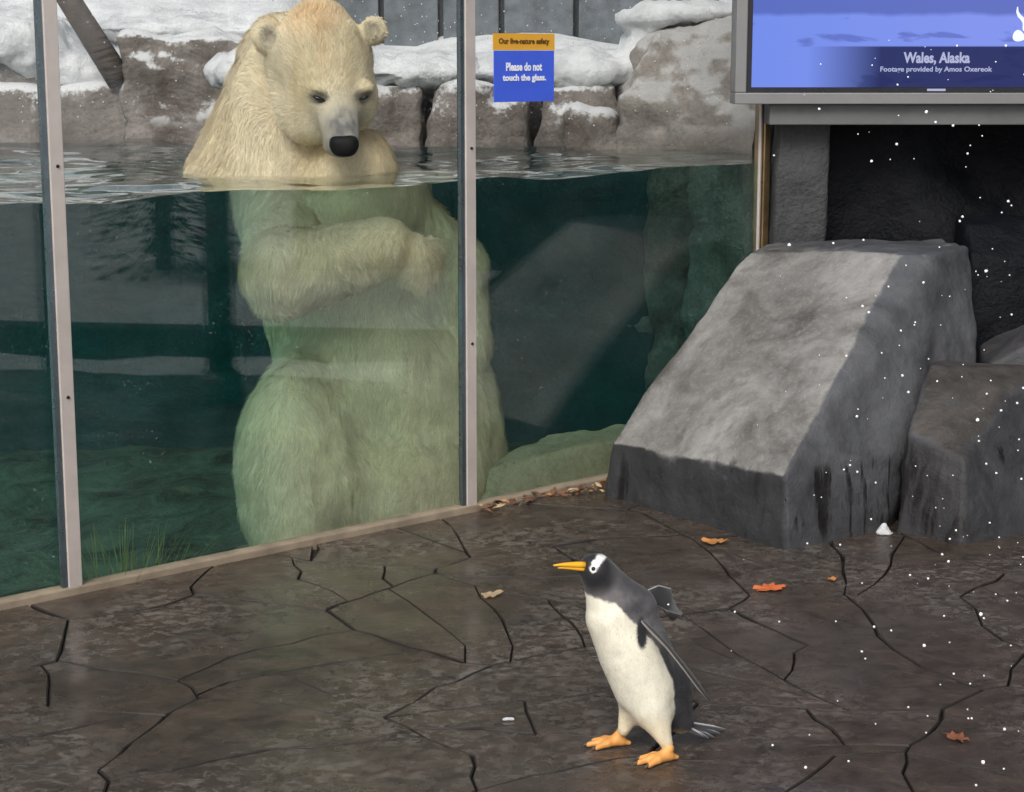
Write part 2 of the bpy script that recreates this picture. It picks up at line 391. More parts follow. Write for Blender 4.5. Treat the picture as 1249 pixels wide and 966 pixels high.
# ------------------------------------------------------------------ floor of stamped flagstones
random.seed(4)
floor_o = obj('floor', mesh('floor', [(-5, -3, -.019), (2.6, -3, -.019), (2.6, 8.2, -.019), W(6.2, -.03, -.019), W(-1.6, -.03, -.019)], [(0, 1, 2, 3, 4)]), M['joint'], kind='structure')
seeds = [(-.9, 5.3), (.3, 5.9), (.75, 4.95), (.1, 4.6), (-.6, 4.35), (.45, 3.9)]
tries = 0
while tries < 4000 and len(seeds) < 150:
    tries += 1
    q = (random.uniform(-3.6, 2.4), random.uniform(.6, 7.9))
    if np.dot(N2, q) > K: continue
    if min((q[0]-s[0])**2+(q[1]-s[1])**2 for s in seeds) > .55**2: seeds.append(q)
def clip(poly, nx, ny, c):
    out = []
    for i in range(len(poly)):
        a, b = poly[i], poly[(i+1) % len(poly)]
        da, db = nx*a[0]+ny*a[1]-c, nx*b[0]+ny*b[1]-c
        if da <= 0: out.append(a)
        if (da < 0) != (db < 0) and da != db:
            f = da/(da-db); out.append((a[0]+(b[0]-a[0])*f, a[1]+(b[1]-a[1])*f))
    return out
def warp(x, y):
    v = mn.noise_vector(Vector((x*1.7, y*1.7, .3)))*.13+mn.noise_vector(Vector((x*7, y*7, 4.3)))*.028
    return x+v.x, y+v.y
cells = []
for i, s in enumerate(seeds):
    poly = [(-4.2, -1), (2.55, -1), (2.55, 8.2), (-4.2, 8.2)]
    for j, q in enumerate(seeds):
        if j == i: continue
        dx, dy = q[0]-s[0], q[1]-s[1]
        L = math.hypot(dx, dy)
        if L > 2.5: continue
        poly = clip(poly, dx/L, dy/L, (dx*(s[0]+q[0])/2+dy*(s[1]+q[1])/2)/L)
        if len(poly) < 3: break
    if len(poly) >= 3: cells.append(poly)
def area(p): return abs(sum(a[0]*b[1]-b[0]*a[1] for a, b in zip(p, p[1:]+p[:1])))/2
for chance in (.8, .4, .25):           # crack the large slabs again so that joints run through in long lines and shards
    nxt = []
    for p in cells:
        if random.random() < chance and area(p) > .09:
            cx_, cy_ = sum(q[0] for q in p)/len(p)+random.uniform(-.1, .1), sum(q[1] for q in p)/len(p)+random.uniform(-.1, .1); an = random.uniform(0, math.pi)
            c_, s_ = math.cos(an), math.sin(an); d_ = c_*cx_+s_*cy_
            parts = [clip(p, c_, s_, d_), clip(p, -c_, -s_, -d_)]
            nxt += parts if min(len(q) for q in parts) > 2 and min(area(q) for q in parts) > .012 else [p]
        else: nxt.append(p)
    cells = nxt
for poly in cells:
    gx, gy = sum(q[0] for q in poly)/len(poly), sum(q[1] for q in poly)/len(poly); full = poly
    if sum(a[0]*b[1]-b[0]*a[1] for a, b in zip(full, full[1:]+full[:1])) < 0: full = full[::-1]
    for a, b in zip(full, full[1:]+full[:1]):
        L = math.hypot(b[0]-a[0], b[1]-a[1])
        if L < 1e-5: continue
        nx_, ny_ = (b[1]-a[1])/L, -(b[0]-a[0])/L
        poly = clip(poly, nx_, ny_, nx_*a[0]+ny_*a[1]-.0017)
    if len(poly) < 3: continue
    ring = []
    for a, b in zip(poly, poly[1:]+poly[:1]):
        L = math.hypot(b[0]-a[0], b[1]-a[1]); n = max(1, min(6, int(L/.07)))
        for f in range(n):
            ring.append(warp(a[0]+(b[0]-a[0])*f/n, a[1]+(b[1]-a[1])*f/n))
    ring = clip(ring, N2[0], N2[1], K-.054)
    if len(ring) < 3: continue
    cx_, cy_ = sum(p[0] for p in ring)/len(ring), sum(p[1] for p in ring)/len(ring)
    tx, ty, dz = random.uniform(-.006, .006), random.uniform(-.006, .006), random.uniform(-.0015, .0015)
    V, n = [], len(ring)
    for x, y in ring: V.append((x, y, -.022))
    for ins, drop in ((.0005, .0035), (.005, 0.)):
        for x, y in ring:
            L = math.hypot(x-cx_, y-cy_)+1e-6; k = max(0, 1-ins*(1+.6*mn.noise(Vector((x*6, y*6, 8))))/L)
            V.append((cx_+(x-cx_)*k, cy_+(y-cy_)*k, dz+tx*(x-cx_)+ty*(y-cy_)-drop))
    F = [(q*n+a, q*n+(a+1) % n, (q+1)*n+(a+1) % n, (q+1)*n+a) for q in (0, 1) for a in range(n)]+[tuple(range(2*n, 3*n))]
    me = mesh('flagstone', V, F); me.materials.append(M['concrete']); me.materials.append(M['joint'])     # dirt-filled joints
    for p_ in me.polygons[:2*n]: p_.material_index = 1
    obj('flagstone', me, None, floor_o)

# ------------------------------------------------------------------ glass wall (one thing, built in its own frame: x along, y into the tank)
gw = thing('viewing_window', 'tall glass viewing window with metal mullions between pool and walkway', 'window', W(0, 0), WA)
T0, T1, T2, T3 = .35, 2.64, 4.287, 5.91
TOP = 3.05
for a, b in ((T0, T1), (T1, T2), (T2, T3)):
    obj('pane', box_me('pane', a+.006, b-.006, -.026, -.004, .035, TOP), M['glass'], gw)
for tt in (T1, T2):
    m_ = obj('mullion', box_me('mullion', tt-.006, tt+.042, -.052, -.0265, .02, TOP, .003), M['aluminium'], gw)
    obj('gasket', box_me('gasket', tt-.024, tt-.0065, -.046, -.0275, .02, TOP), M['dark_steel'], m_)  # gasket strip, dark blue in itself
    obj('seal_strip', box_me('seal_strip', tt-.004, tt+.03, -.0262, .0, .03, TOP), M['gasket'], m_)
    for z in (.64, 1.36, 2.1):
        bm = bmesh.new(); bmesh.ops.create_cone(bm, cap_ends=True, segments=10, radius1=.0062, radius2=.004, depth=.006); me = bpy.data.meshes.new('screw'); bm.to_mesh(me); bm.free()
        obj('screw', me, M['screw'], m_, (tt+.02, -.0545, z), (R(90), 0, 0))
ep = obj('end_post', box_me('end_post', T3, T3+.05, -.03, .006, -.02, TOP, .004), M['brass'], gw)
obj('brass_strip', box_me('brass_strip', T3+.008, T3+.046, -.046, -.0305, .02, TOP, .004), M['brass'], ep)
obj('edge_strip', box_me('edge_strip', T3-.012, T3-.001, -.04, -.027, .02, TOP, .002), M['aluminium'], ep)
obj('sill', box_me('sill', T0, T3, -.056, .0, -.3, .026, .006), M['sill'], gw)
obj('head_rail', box_me('head_rail', T0, T3+.05, -.05, .02, TOP+.002, TOP+.12, .004), M['aluminium'], gw)

# ------------------------------------------------------------------ off to the right, seen only as mirror images in the glass: lamp post; dark shed added to darken the reflection
lp = thing('lamp_post', 'slim dark post beside the walkway, mirrored in the glass left of the bear', 'post', (1.84, 5.2, 0))
obj('shaft', tube_me('shaft', [(0, 0, -.1), (0, 0, 3.4)], [.07, .06], 14), M['post_paint'], lp)
obj('base_collar', tube_me('base_collar', [(0, 0, -.05), (0, 0, .12), (0, 0, .16)], [.11, .11, .075], 14), M['post_paint'], lp)
obj('lamp_head', tube_me('lamp_head', [(0, 0, 3.4), (0, 0, 3.5), (0, 0, 3.7), (0, 0, 3.76)], [.06, .16, .2, .05], 14), M['post_paint'], lp)
sh = thing('added_shed', 'dark shed added beyond the low wall to darken the window reflection', 'shed', (5.6, 8.2, -.1))
obj('shed_core', box_me('shed_core', 0, 3, -3.6, 3, 0, 3.2), M['post_paint'], sh)
for k in range(16):
    obj('board', box_me('board', -.03, -.002, -3.6, 3, .02+k*.2, .205+k*.2, .006, 1), M['shed_board'], sh)
obj('shed_roof', box_me('shed_roof', -.3, 3.3, -3.9, 3.3, 3.25, 3.4), M['snow'], sh)

# ------------------------------------------------------------------ pool: floor, back rocks, water
def pool_floor():
    V, nx, ny = [], 90, 70
    A, B, Cc, Dd = [np.array(W(.3, -.02)[:2]), np.array(W(6.3, -.02)[:2]), np.array((2.3, 10.8)), np.array((-5.4, 11))]
    for i in range(nx):
        for j in range(ny):
            u, v = i/(nx-1), j/(ny-1)
            q = (A*(1-u)+B*u)*(1-v)+(Dd*(1-u)+Cc*u)*v
            z = -.30+.05*mn.fractal(Vector((q[0]*2.2, q[1]*2.2, 1)), 1, 2, 5)+.22*min(1, max(0, (q[1]-7.2)/2.5))
            V.append((q[0], q[1], z))
    i, j = np.meshgrid(np.arange(nx-1), np.arange(ny-1), indexing='ij'); a = (i*ny+j).ravel()
    return fast_mesh('pool_floor', np.array(V), np.stack([a, a+ny, a+ny+1, a+1], -1))
t = NT('pool_bed'); p = t.pos()
t.bsdf(t.mix(t.ramp(t.noise(p, 4, 8, .7, 1.), [(.35, 0), (.65, 1)]), (.035, .04, .03), (.22, .21, .155)), .8, t.bump(t.noise(p, 14, 6, .7), .8, .03)); M['pool_bed'] = t.m
obj('pool_floor', pool_floor(), M['pool_bed'], kind='structure')

def wavy(x, y):
    return 1.240+.007*math.sin(x*5.3+y*3.1)+.006*math.sin(x*-3.7+y*6.9+1.)+.010*mn.fractal(Vector((x*2.6, y*3.4, 5)), 1, 2, 3)
def water():
    nx, ny = 240, 150; V = []
    A, B, Cc, Dd = [np.array(W(.4, .006)[:2]), np.array(W(6.2, .006)[:2]), np.array((2.1, 10.4)), np.array((-5.2, 10.6))]
    for i in range(nx):
        for j in range(ny):
            u, v = i/(nx-1), (j/(ny-1))**1.4
            q = (A*(1-u)+B*u)*(1-v)+(Dd*(1-u)+Cc*u)*v
            V.append((q[0], q[1], wavy(q[0], q[1])))
    F = []
    for i in range(nx-1):
        for j in range(ny-1):
            a = i*ny+j; F.append((a, a+ny, a+ny+1, a+1))
    rim = [i*ny for i in range(nx)]+[(nx-1)*ny+j for j in range(1, ny)]+[i*ny+ny-1 for i in range(nx-2, -1, -1)]+[j for j in range(ny-2, 0, -1)]
    b0 = len(V)
    for r in rim: V.append((V[r][0], V[r][1], -.7))
    n = len(rim)
    for k in range(n): F.append((rim[k], b0+k, b0+(k+1) % n, rim[(k+1) % n]))
    F.append(tuple(b0+k for k in range(n-1, -1, -1)))
    me = mesh('water', V, F)
    me.polygons.foreach_set('use_smooth', [len(p_.vertices) == 4 and p_.index < (nx-1)*(ny-1) for p_ in me.polygons])
    return me
obj('water', water(), M['water'], kind='structure')

def snow_cap(name, path, parent, h=.02, seed=0.):
    """rounded snow lying along a path of (x, y, z, half width, thickness)"""
    P0 = np.array([q[:3] for q in path]); w = max(q[3] for q in path)+.15
    lo = P0.min(0)-w; hi = P0.max(0)+w; hi[2] = P0[:, 2].max()+.35; lo[2] = P0[:, 2].min()-.2
    P = grid(lo, hi, h); F = None
    for a, b in zip(path, path[1:]):
        pa = np.array(a[:3], np.float32); pb = np.array(b[:3], np.float32); ab = pb-pa
        tt = np.clip(((P-pa)@ab)/(ab@ab), 0, 1)[..., None]; c = pa+tt*ab
        q = P-c; hw = a[3]+(b[3]-a[3])*tt[..., 0]; th = a[4]+(b[4]-a[4])*tt[..., 0]
        dxy = np.linalg.norm(q[..., :2], axis=-1)/hw; dz = q[..., 2]/th
        s = (np.sqrt(dxy**2+dz**2)-1)*np.minimum(hw, th)
        s = smax(s, c[..., 2]-.10-P[..., 2], .02)
        F = s if F is None else smin(F, s, .05)
    V, Q = surface_nets(F, lo, h); N = vnormals(V, Q)
    V = V+N*(.05*fbm(V, 2.3, 4, seed)+.018*fbm(V, 9, 3, seed)+.006*fbm(V, 34, 2, seed))[:, None]
    return obj(name, fast_mesh(name, V, Q), M['snow'], parent)

# rock ledges at the back of the pool: blocks side by side
def ledge(pts, label, mat, seed, cap=None, cat='rock', nm='ledge_rock', amp=.025, amp2=.05):
    pts = np.array(pts, float); c = pts.mean(0); base = (c[0], c[1], pts[:, 2].min())
    o = thing(nm, label, cat, base)
    me = rock_me('rock_body', pts-np.array(base), .025, .03, amp*1.7, 4., seed, amp2*1.4, 1.7)
    obj('rock_body', me, M[mat], o)
    if cap: snow_cap('snow_cap', [(x-base[0], y-base[1], z-base[2], w, th) for x, y, z, w, th in cap], o, .02, seed)
    return o
def prism(x0, x1, y0, y1, z0, z1, lean=.08, dz=0.):
    return [(x0-.05, y0-.05, z0), (x1+.05, y0-.05, z0), (x1+.05, y1, z0), (x0-.05, y1, z0),
            (x0+lean*.4, y0+lean, z1), (x1-lean*.4, y0+lean, z1+dz), (x1-lean*.4, y1, z1+dz), (x0+lean*.4, y1, z1)]
ledge(prism(-1.25, -.42, 9.35, 10.3, -.5, 1.56), 'brown rock block right behind the polar bear, snow along its top', 'tank_rock', 1., [(-1.3, 9.62, 1.60, .26, .10), (-.4, 9.62, 1.6, .26, .10)])
ledge(prism(-.40, .12, 9.30, 10.3, -.5, 1.57), 'brown rock block behind the blue notice, snow along its top', 'tank_rock', 2., [(-.42, 9.6, 1.6, .25, .09), (.15, 9.6, 1.6, .25, .09)])
ledge(prism(.14, .56, 9.25, 10.3, -.5, 1.55), 'short brown rock block with a dark hollow, right of the notice', 'tank_rock', 3., [(.1, 9.58, 1.6, .25, .09), (.42, 9.58, 1.6, .25, .09), (.58, 9.62, 1.64, .2, .08)])
ledge(prism(.28, .54, 9.12, 9.6, -.5, 1.42, .06), 'small dark stone standing at the waterline below the snow', 'tank_rock', 4.)
ledge([(.56, 9.0, -.5), (2.3, 8.7, -.5), (2.4, 10.4, -.5), (.5, 10.4, -.5), (.5, 9.15, 1.5), (.6, 10.3, 1.62), (.72, 9.25, 1.83), (.80, 9.35, 1.88), (2.2, 9.2, 1.9), (2.2, 10.3, 1.92), (.75, 10.3, 1.88), (1.2, 8.75, 1.2)],
      'big rounded grey boulder with snow on top, beside the screen', 'tank_rock_grey', 5., [(.58, 9.6, 1.66, .13, .05), (.74, 9.62, 1.87, .2, .05), (1.0, 9.62, 1.90, .26, .045), (2.2, 9.6, 1.92, .26, .045)], nm='boulder')
ledge(prism(-2.15, -1.28, 9.75, 11, -.5, 1.80, .15), 'dark brown rock stack rising from the pool left of the bear', 'tank_rock', 6., [(-2.1, 10.65, 1.83, .3, .10), (-1.4, 10.65, 1.83, .3, .10)])
ledge([(-4.6, 9.6, -.5), (-2.2, 9.8, -.5), (-2.2, 11.3, -.5), (-4.8, 11.3, -.5), (-4.4, 10.0, 1.75), (-2.7, 10.1, 1.62), (-2.3, 10.3, 1.5), (-2.6, 11, 1.9), (-4.4, 11, 2.1)],
      'broad grey rock bank under snow at the far left of the pool', 'tank_rock_grey', 7., [(-4.6, 10.5, 1.95, .6, .22), (-2.9, 10.5, 1.78, .5, .17), (-2.35, 10.5, 1.6, .35, .14)])
rock_mat('murk_teal', (.015, .062, .072), (.025, .095, .105), (.006, .03, .036), rough=.7)  # murky dark of the far water put into the wall's teal
obj('pool_wall', rock_me('pool_wall', prism(-5, .6, 9.2, 9.7, -.6, 1.17, .02), .05, .05, .03, 3., 17.), M['murk_teal'], kind='structure')
obj('bank_wall', rock_me('bank_wall', prism(-5, 2.4, 9.95, 10.6, .6, 1.55), .05, .05, .03, 3., 18.), M['tank_rock'], kind='structure')
obj('leaning_log', tube_me('leaning_log', [(-2.66, 10.1, 2.4), (-2.46, 10.08, 2.12), (-2.3, 10.06, 1.86), (-2.1, 10.0, 1.55)], [.05, .06, .065, .07], 10), M['bark'], None, label='dark log leaning against the rocks at upper left behind the glass', category='log')
# snowy bank behind the ledges and the concrete wall beyond
def bank():
    V, nx, ny = [], 60, 24
    for i in range(nx):
        for j in range(ny):
            x = -8+14*i/(nx-1); y = 10.3+2.9*j/(ny-1)
            V.append((x, y, 1.5+.10*(y-10)*(1 if x > -1.3 else 3.6)+.12*mn.fractal(Vector((x*.9, y*.9, 2)), 1, 2, 4)-(.25 if j == 0 else 0)))
    i, j = np.meshgrid(np.arange(nx-1), np.arange(ny-1), indexing='ij'); a = (i*ny+j).ravel()
    return fast_mesh('snow_bank', np.array(V), np.stack([a, a+ny, a+ny+1, a+1], -1))
obj('snow_bank', bank(), M['snow'], kind='structure')
cw = thing('concrete_wall', 'grey blue concrete panel wall behind the snowy rocks', 'wall', (-1, 12.6, 1.2))
obj('wall_core', box_me('wall_core', -1.2, 8, .06, .3, 0, 4.5), M['wall_core'], cw)
xs = [-1.2, -.35, .12, .52, .93, 1.43, 1.98, 2.55, 3.1, 4.0, 5.0, 6.0, 7.0, 8.0]
for a, b in zip(xs, xs[1:]):
    obj('panel', box_me('panel', a+.018, b-.018, random.uniform(-.02, .02), .055, .05, 4.5, .008), M['wall_panel'], cw)

# sunken rocks behind the glass, right of the bear
ledge([(-.25, 7.0, -.4), (.42, 7.42, -.4), (.75, 8.05, -.4), (.0, 7.9, -.4), (-.14, 7.12, .10), (.38, 7.47, .14), (.6, 7.9, .12), (.0, 7.75, .13)], 'pale flat sunken stone just behind the glass beside the grey rock', 'sunken_rock', 9., nm='sunken_stone', amp=.015, amp2=.02)
plain('algae', (.22, .27, .08), .7, 0, 0, 0, .4)
def algae():
    rd = random.Random(3); V, F = [], []
    for k in range(260):
        a = rd.random()*6.283; r = .16*math.sqrt(rd.random()); l = rd.uniform(.12, .34)*(1-.9*r); lean = rd.uniform(.1, .9); a2 = a+rd.uniform(-.6, .6)
        b = len(V); w_ = rd.uniform(.002, .005)
        for q in range(5):
            f = q/4; c = Vector((r*math.cos(a)+math.cos(a2)*lean*l*f*f, r*math.sin(a)+math.sin(a2)*lean*l*f*f, l*f*(1-.3*f*lean)))
            sdd = Vector((-math.sin(a2), math.cos(a2), 0))*w_*(1-f*.85)
            V += [c-sdd, c+sdd]
        for q in range(4): F.append((b+2*q, b+2*q+1, b+2*q+3, b+2*q+2))
    return mesh('algae_tuft', V, F)
ag = obj('algae_tuft', algae(), M['algae'], None, W(2.95, .25, -.30), label='yellow green tuft of algae on the pool bed beside the left mullion', category='algae'); ag.scale = (1.3, 1.3, 1.5)

# ------------------------------------------------------------------ rockwork on the right
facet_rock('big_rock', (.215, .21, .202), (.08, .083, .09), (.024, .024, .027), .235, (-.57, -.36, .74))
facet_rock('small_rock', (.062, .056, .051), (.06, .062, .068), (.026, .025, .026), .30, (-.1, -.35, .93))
def rock_thing(name, label, pts, mat, seed, k=.012, amp=.007, amp2=.012, h=.011, extra=None):
    pts = np.array(pts, float); base = np.array((pts[:, 0].mean(), pts[:, 1].mean(), 0.))
    o = obj(name, rock_me(name, pts-base, h, k, amp, 7., seed, amp2, 2.0, extra), mat, None, tuple(base), label=label, category='rock')
    return o
BIG = [(.36, 7.0, -.03), (.955, 6.18, -.03), (1.33, 6.44, -.03), (1.85, 7.35, -.03), (1.0, 7.60, -.03),
       (.392, 6.995, .215), (.945, 6.215, .262),
       (.955, 7.50, .90), (1.475, 6.98, .955), (1.62, 6.99, .95), (1.80, 7.22, .955), (1.05, 7.66, .93), (1.78, 7.6, .95),
       (1.80, 6.98, .5), (1.40, 6.52, .30)]
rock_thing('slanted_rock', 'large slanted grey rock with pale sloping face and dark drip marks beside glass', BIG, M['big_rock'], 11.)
R2 = [(1.375, 6.43, -.03), (1.58, 6.24, -.03), (2.0, 6.50, -.03), (2.3, 7.0, -.03), (1.60, 6.95, -.03),
      (1.425, 6.48, .36), (1.60, 6.33, .29), (1.56, 6.72, .565), (1.87, 6.66, .49), (2.2, 6.95, .5), (1.62, 6.92, .56)]
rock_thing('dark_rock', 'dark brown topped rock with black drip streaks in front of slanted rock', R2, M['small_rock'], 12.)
R3 = [(1.75, 6.95, -.03), (2.6, 6.75, -.03), (2.7, 7.5, -.03), (1.85, 7.45, -.03), (1.84, 7.02, .50), (2.15, 6.98, .72), (2.6, 6.9, .75), (2.6, 7.4, .8), (1.9, 7.4, .55)]
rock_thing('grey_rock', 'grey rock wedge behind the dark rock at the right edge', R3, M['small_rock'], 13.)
R4 = [(1.83, 7.3, .3), (2.7, 7.25, .3), (2.7, 7.75, .3), (1.83, 7.75, .3), (1.84, 7.34, .90), (1.86, 7.5, 1.01), (2.6, 7.45, .99), (2.6, 7.7, 1.05), (1.86, 7.72, 1.03), (2.6, 7.3, .80)]
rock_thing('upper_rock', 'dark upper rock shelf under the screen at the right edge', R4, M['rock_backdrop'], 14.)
BW = [(1.12, 7.92, -.03), (3.6, 7.92, -.03), (3.6, 8.5, -.03), (1.12, 8.5, -.03), (1.12, 7.93, 3.15), (3.6, 7.93, 3.15), (3.6, 8.5, 3.15), (1.12, 8.5, 3.15)]
def folds(P, F):
    f = F+.085*np.sin(P[..., 2]*7+P[..., 0]*2.6)*np.clip((P[..., 0]+.75)*3, 0, 1)+.025*np.sin(P[..., 0]*9+P[..., 2]*3)
    return f
rock_thing('rock_backdrop', 'folded rock wall under the screen, its shade painted in as near black', BW, M['rock_backdrop'], 15., .03, .012, .02, .03, folds)
rock_thing('rock_pillar', 'pale grey rock pillar beside the brass post, under the screen', [(1.09, 7.72, .85), (1.33, 7.72, .85), (1.33, 7.93, .85), (1.10, 7.93, .85), (1.125, 7.74, 1.6), (1.345, 7.74, 1.6), (1.345, 7.93, 1.6), (1.12, 7.93, 1.6)], M['rock_pillar'], 16., .02, .006, .01)

# ------------------------------------------------------------------ lettering
def text_me(s, size, fat=0., align='CENTER'):
    cu = bpy.data.curves.new('lettering', 'FONT'); cu.body = s; cu.size = size; cu.align_x = align; cu.align_y = 'CENTER'
    cu.offset = fat; cu.extrude = .0004; cu.resolution_u = 3
    o = bpy.data.objects.new('lettering_source', cu); C.objects.link(o)
    dg = bpy.context.evaluated_depsgraph_get(); dg.update()
    me = bpy.data.meshes.new_from_object(o.evaluated_get(dg)); bpy.data.objects.remove(o)
    return me
def fit(me, w, h=None):
    xs = [v.co.x for v in me.vertices]; ys = [v.co.y for v in me.vertices]
    sx = w/(max(xs)-min(xs)); cx_ = (max(xs)+min(xs))/2; cy_ = (max(ys)+min(ys))/2
    sy = sx if h is None else h/(max(ys)-min(ys))
    for v in me.vertices: v.co.x = (v.co.x-cx_)*sx; v.co.y = (v.co.y-cy_)*sy
    return me

# notice on the glass
ns = thing('notice_sign', 'blue and orange notice stuck on the glass asking visitors not to touch', 'sign', W(4.4345, -.027, 1.523), WA)
obj('sign_panel', box_me('sign_panel', 0, .296, -.004, 0, 0, .187), M['sign_blue'], ns)
obj('sign_header', box_me('sign_header', -.004, .298, -.0045, 0, .1885, .249), M['sign_orange'], ns)
for s, w, h_, x, z, m_ in (('Please do not', .178, .031, .145, .128, 'ink_white'), ('touch the glass.', .215, .031, .147, .085, 'ink_white'), ('Our live-nature safety', .25, .027, .146, .2185, 'ink_dark')):
    obj('lettering', fit(text_me(s, .03, .0011), w, h_), M[m_], ns, (x, -.0056, z), (R(90), 0, 0))

# screen
t = NT('screen_picture'); oc = t.coord('Object'); sp = t.n('ShaderNodeSeparateXYZ', i_0=oc); X, Z = sp.outputs[0], sp.outputs[2]
st = t.coord('Object', scale=(2.2, 1, 9))
cl = t.ramp(t.noise(st, 1.5, 4, .5, .4), [(.60, 0), (.66, 1)])
band = t.ramp(t.math('ADD', t.math('MULTIPLY', Z, 2.2), t.math('MULTIPLY', t.noise(oc, 3, 3), .12)), [(.68, 0), (.72, 1)])
c = t.mix(t.ramp(X, [(.0, 0), (.9, 1)]), (.17, .26, .78), (.22, .29, .80))
c = t.mix(t.math('MULTIPLY', cl, .55), c, (.07, .10, .38)); c = t.mix(t.math('MULTIPLY', band, .6), c, (.06, .08, .33))
capx = t.ramp(t.math('MULTIPLY', X, .8), [(.18, 0), (.42, 1)]); capz = t.ramp(t.math('MULTIPLY', Z, 4.), [(.645, 1), (.665, 0)])
c = t.mix(t.math('MULTIPLY', t.math('MULTIPLY', capx, capz), .93), c, (.018, .022, .085))
em = t.n('ShaderNodeEmission', i_Strength=.9); t.set(em.inputs[0], c); t.t.links.new(em.outputs[0], t.out.inputs[0]); M['screen'] = t.m
t = NT('screen_text'); em = t.n('ShaderNodeEmission', i_Color=(.62, .66, .95, 1), i_Strength=.62); t.t.links.new(em.outputs[0], t.out.inputs[0]); M['screen_text'] = t.m
t = NT('screen_white'); em = t.n('ShaderNodeEmission', i_Color=(.9, .95, 1, 1), i_Strength=.9); t.t.links.new(em.outputs[0], t.out.inputs[0]); M['screen_white'] = t.m
SW, SH = 1.72, 1.02
tv = thing('display_screen', 'wide grey framed screen showing blue sky footage, lit, above dark rocks', 'screen', (.907, 7.6, 1.496))
bz = .046
for a in ((0, SW, 0, bz), (0, SW, SH-bz, SH), (0, bz, bz+.0005, SH-bz-.0005), (SW-bz, SW, bz+.0005, SH-bz-.0005)):
    obj('bezel', box_me('bezel', a[0], a[1], -.03, .14, a[2], a[3], .004), M['bezel'], tv)
obj('inner_frame', box_me('inner_frame', bz, SW-bz, -.012, .1, bz, SH-bz), M['bezel_inner'], tv)
px = .068
obj('picture', mesh('picture', [(0, 0, 0), (SW-2*px, 0, 0), (SW-2*px, 0, SH-2*px), (0, 0, SH-2*px)], [(0, 1, 2, 3)]), M['screen'], tv, (px, -.0145, px))
obj('lettering', fit(text_me('Wales, Alaska', .06, .002), .27, .052), M['screen_text'], tv, (1.725-.907, -.017, 1.679-1.496), (R(90), 0, 0))
obj('lettering', fit(text_me('Footage provided by Amos Oxereok', .03, .0006), .455, .027), M['screen_text'], tv, (1.725-.907, -.017, 1.634-1.496), (R(90), 0, 0))
obj('maker_mark', box_me('maker_mark', .785, .86, -.0135, -.0121, .053, .062), M['screen_text'], tv)
obj('housing_rail', box_me('housing_rail', .15, SW+.2, .02, .30, -.085, -.002, .004), M['housing'], tv)
def emblem():
    bm = bmesh.new()
    def stroke(pts, ws):
        L = []
        for i, (x, y) in enumerate(pts):
            a = pts[max(i-1, 0)]; b = pts[min(i+1, len(pts)-1)]; dx, dy = b[0]-a[0], b[1]-a[1]; l = math.hypot(dx, dy)
            L.append((bm.verts.new((x-dy/l*ws[i], 0, y+dx/l*ws[i])), bm.verts.new((x+dy/l*ws[i], 0, y-dx/l*ws[i]))))
        for p_, q_ in zip(L, L[1:]): bm.faces.new((p_[0], p_[1], q_[1], q_[0]))
    def blob(cx_, cz, rx, rz, rot=0, n=18):
        vs_ = []
        for k in range(n):
            a = 2*math.pi*k/n; x, z = rx*math.cos(a), rz*math.sin(a)*(1-.35*math.cos(a))
            vs_.append(bm.verts.new((cx_+x*math.cos(rot)-z*math.sin(rot), 0, cz+x*math.sin(rot)+z*math.cos(rot))))
        bm.faces.new(vs_)
    stroke([(-.012, .125), (-.012, .105), (-.004, .09), (.012, .075), (.02, .06), (.018, .04), (.02, .03)], [.002, .005, .007, .008, .008, .006, .004])
    stroke([(.014, .036), (.026, .030), (.045, .024), (.07, .04), (.085, .07)], [.004, .006, .007, .007, .003])
    blob(.0, .008, .026, .022, R(-20)); blob(.05, .0, .022, .014, R(-50)); blob(.035, -.03, .012, .016)
    stroke([(.035, .01), (.03, -.02), (.05, -.05)], [.004, .005, .002])
    me = bpy.data.meshes.new('emblem'); bm.to_mesh(me); bm.free(); return me
obj('emblem', emblem(), M['screen_white'], tv, (2.055-.907, -.017, 1.76-1.496))

def strands(name, P, N, flow, ln, lift, wd, col):
    n = len(P); side = np.cross(flow, N); root_p = P-N*.001
    mid = root_p+(flow*.55+N*lift*.8)*ln; tip = root_p+(flow+N*lift*.75)*ln
    HV = np.stack([root_p-side*wd, root_p+side*wd, mid-side*wd*.8, mid+side*wd*.8, tip], 1).reshape(-1, 3)
    b = np.arange(n)[:, None]*5
    T = np.concatenate([b+np.array([[0, 1, 3]]), b+np.array([[0, 3, 2]]), b+np.array([[2, 3, 4]])])
    me = fast_mesh(name, HV, T, True); set_col(me, np.repeat(np.clip(col, 0, 1), 5, axis=0)); return me
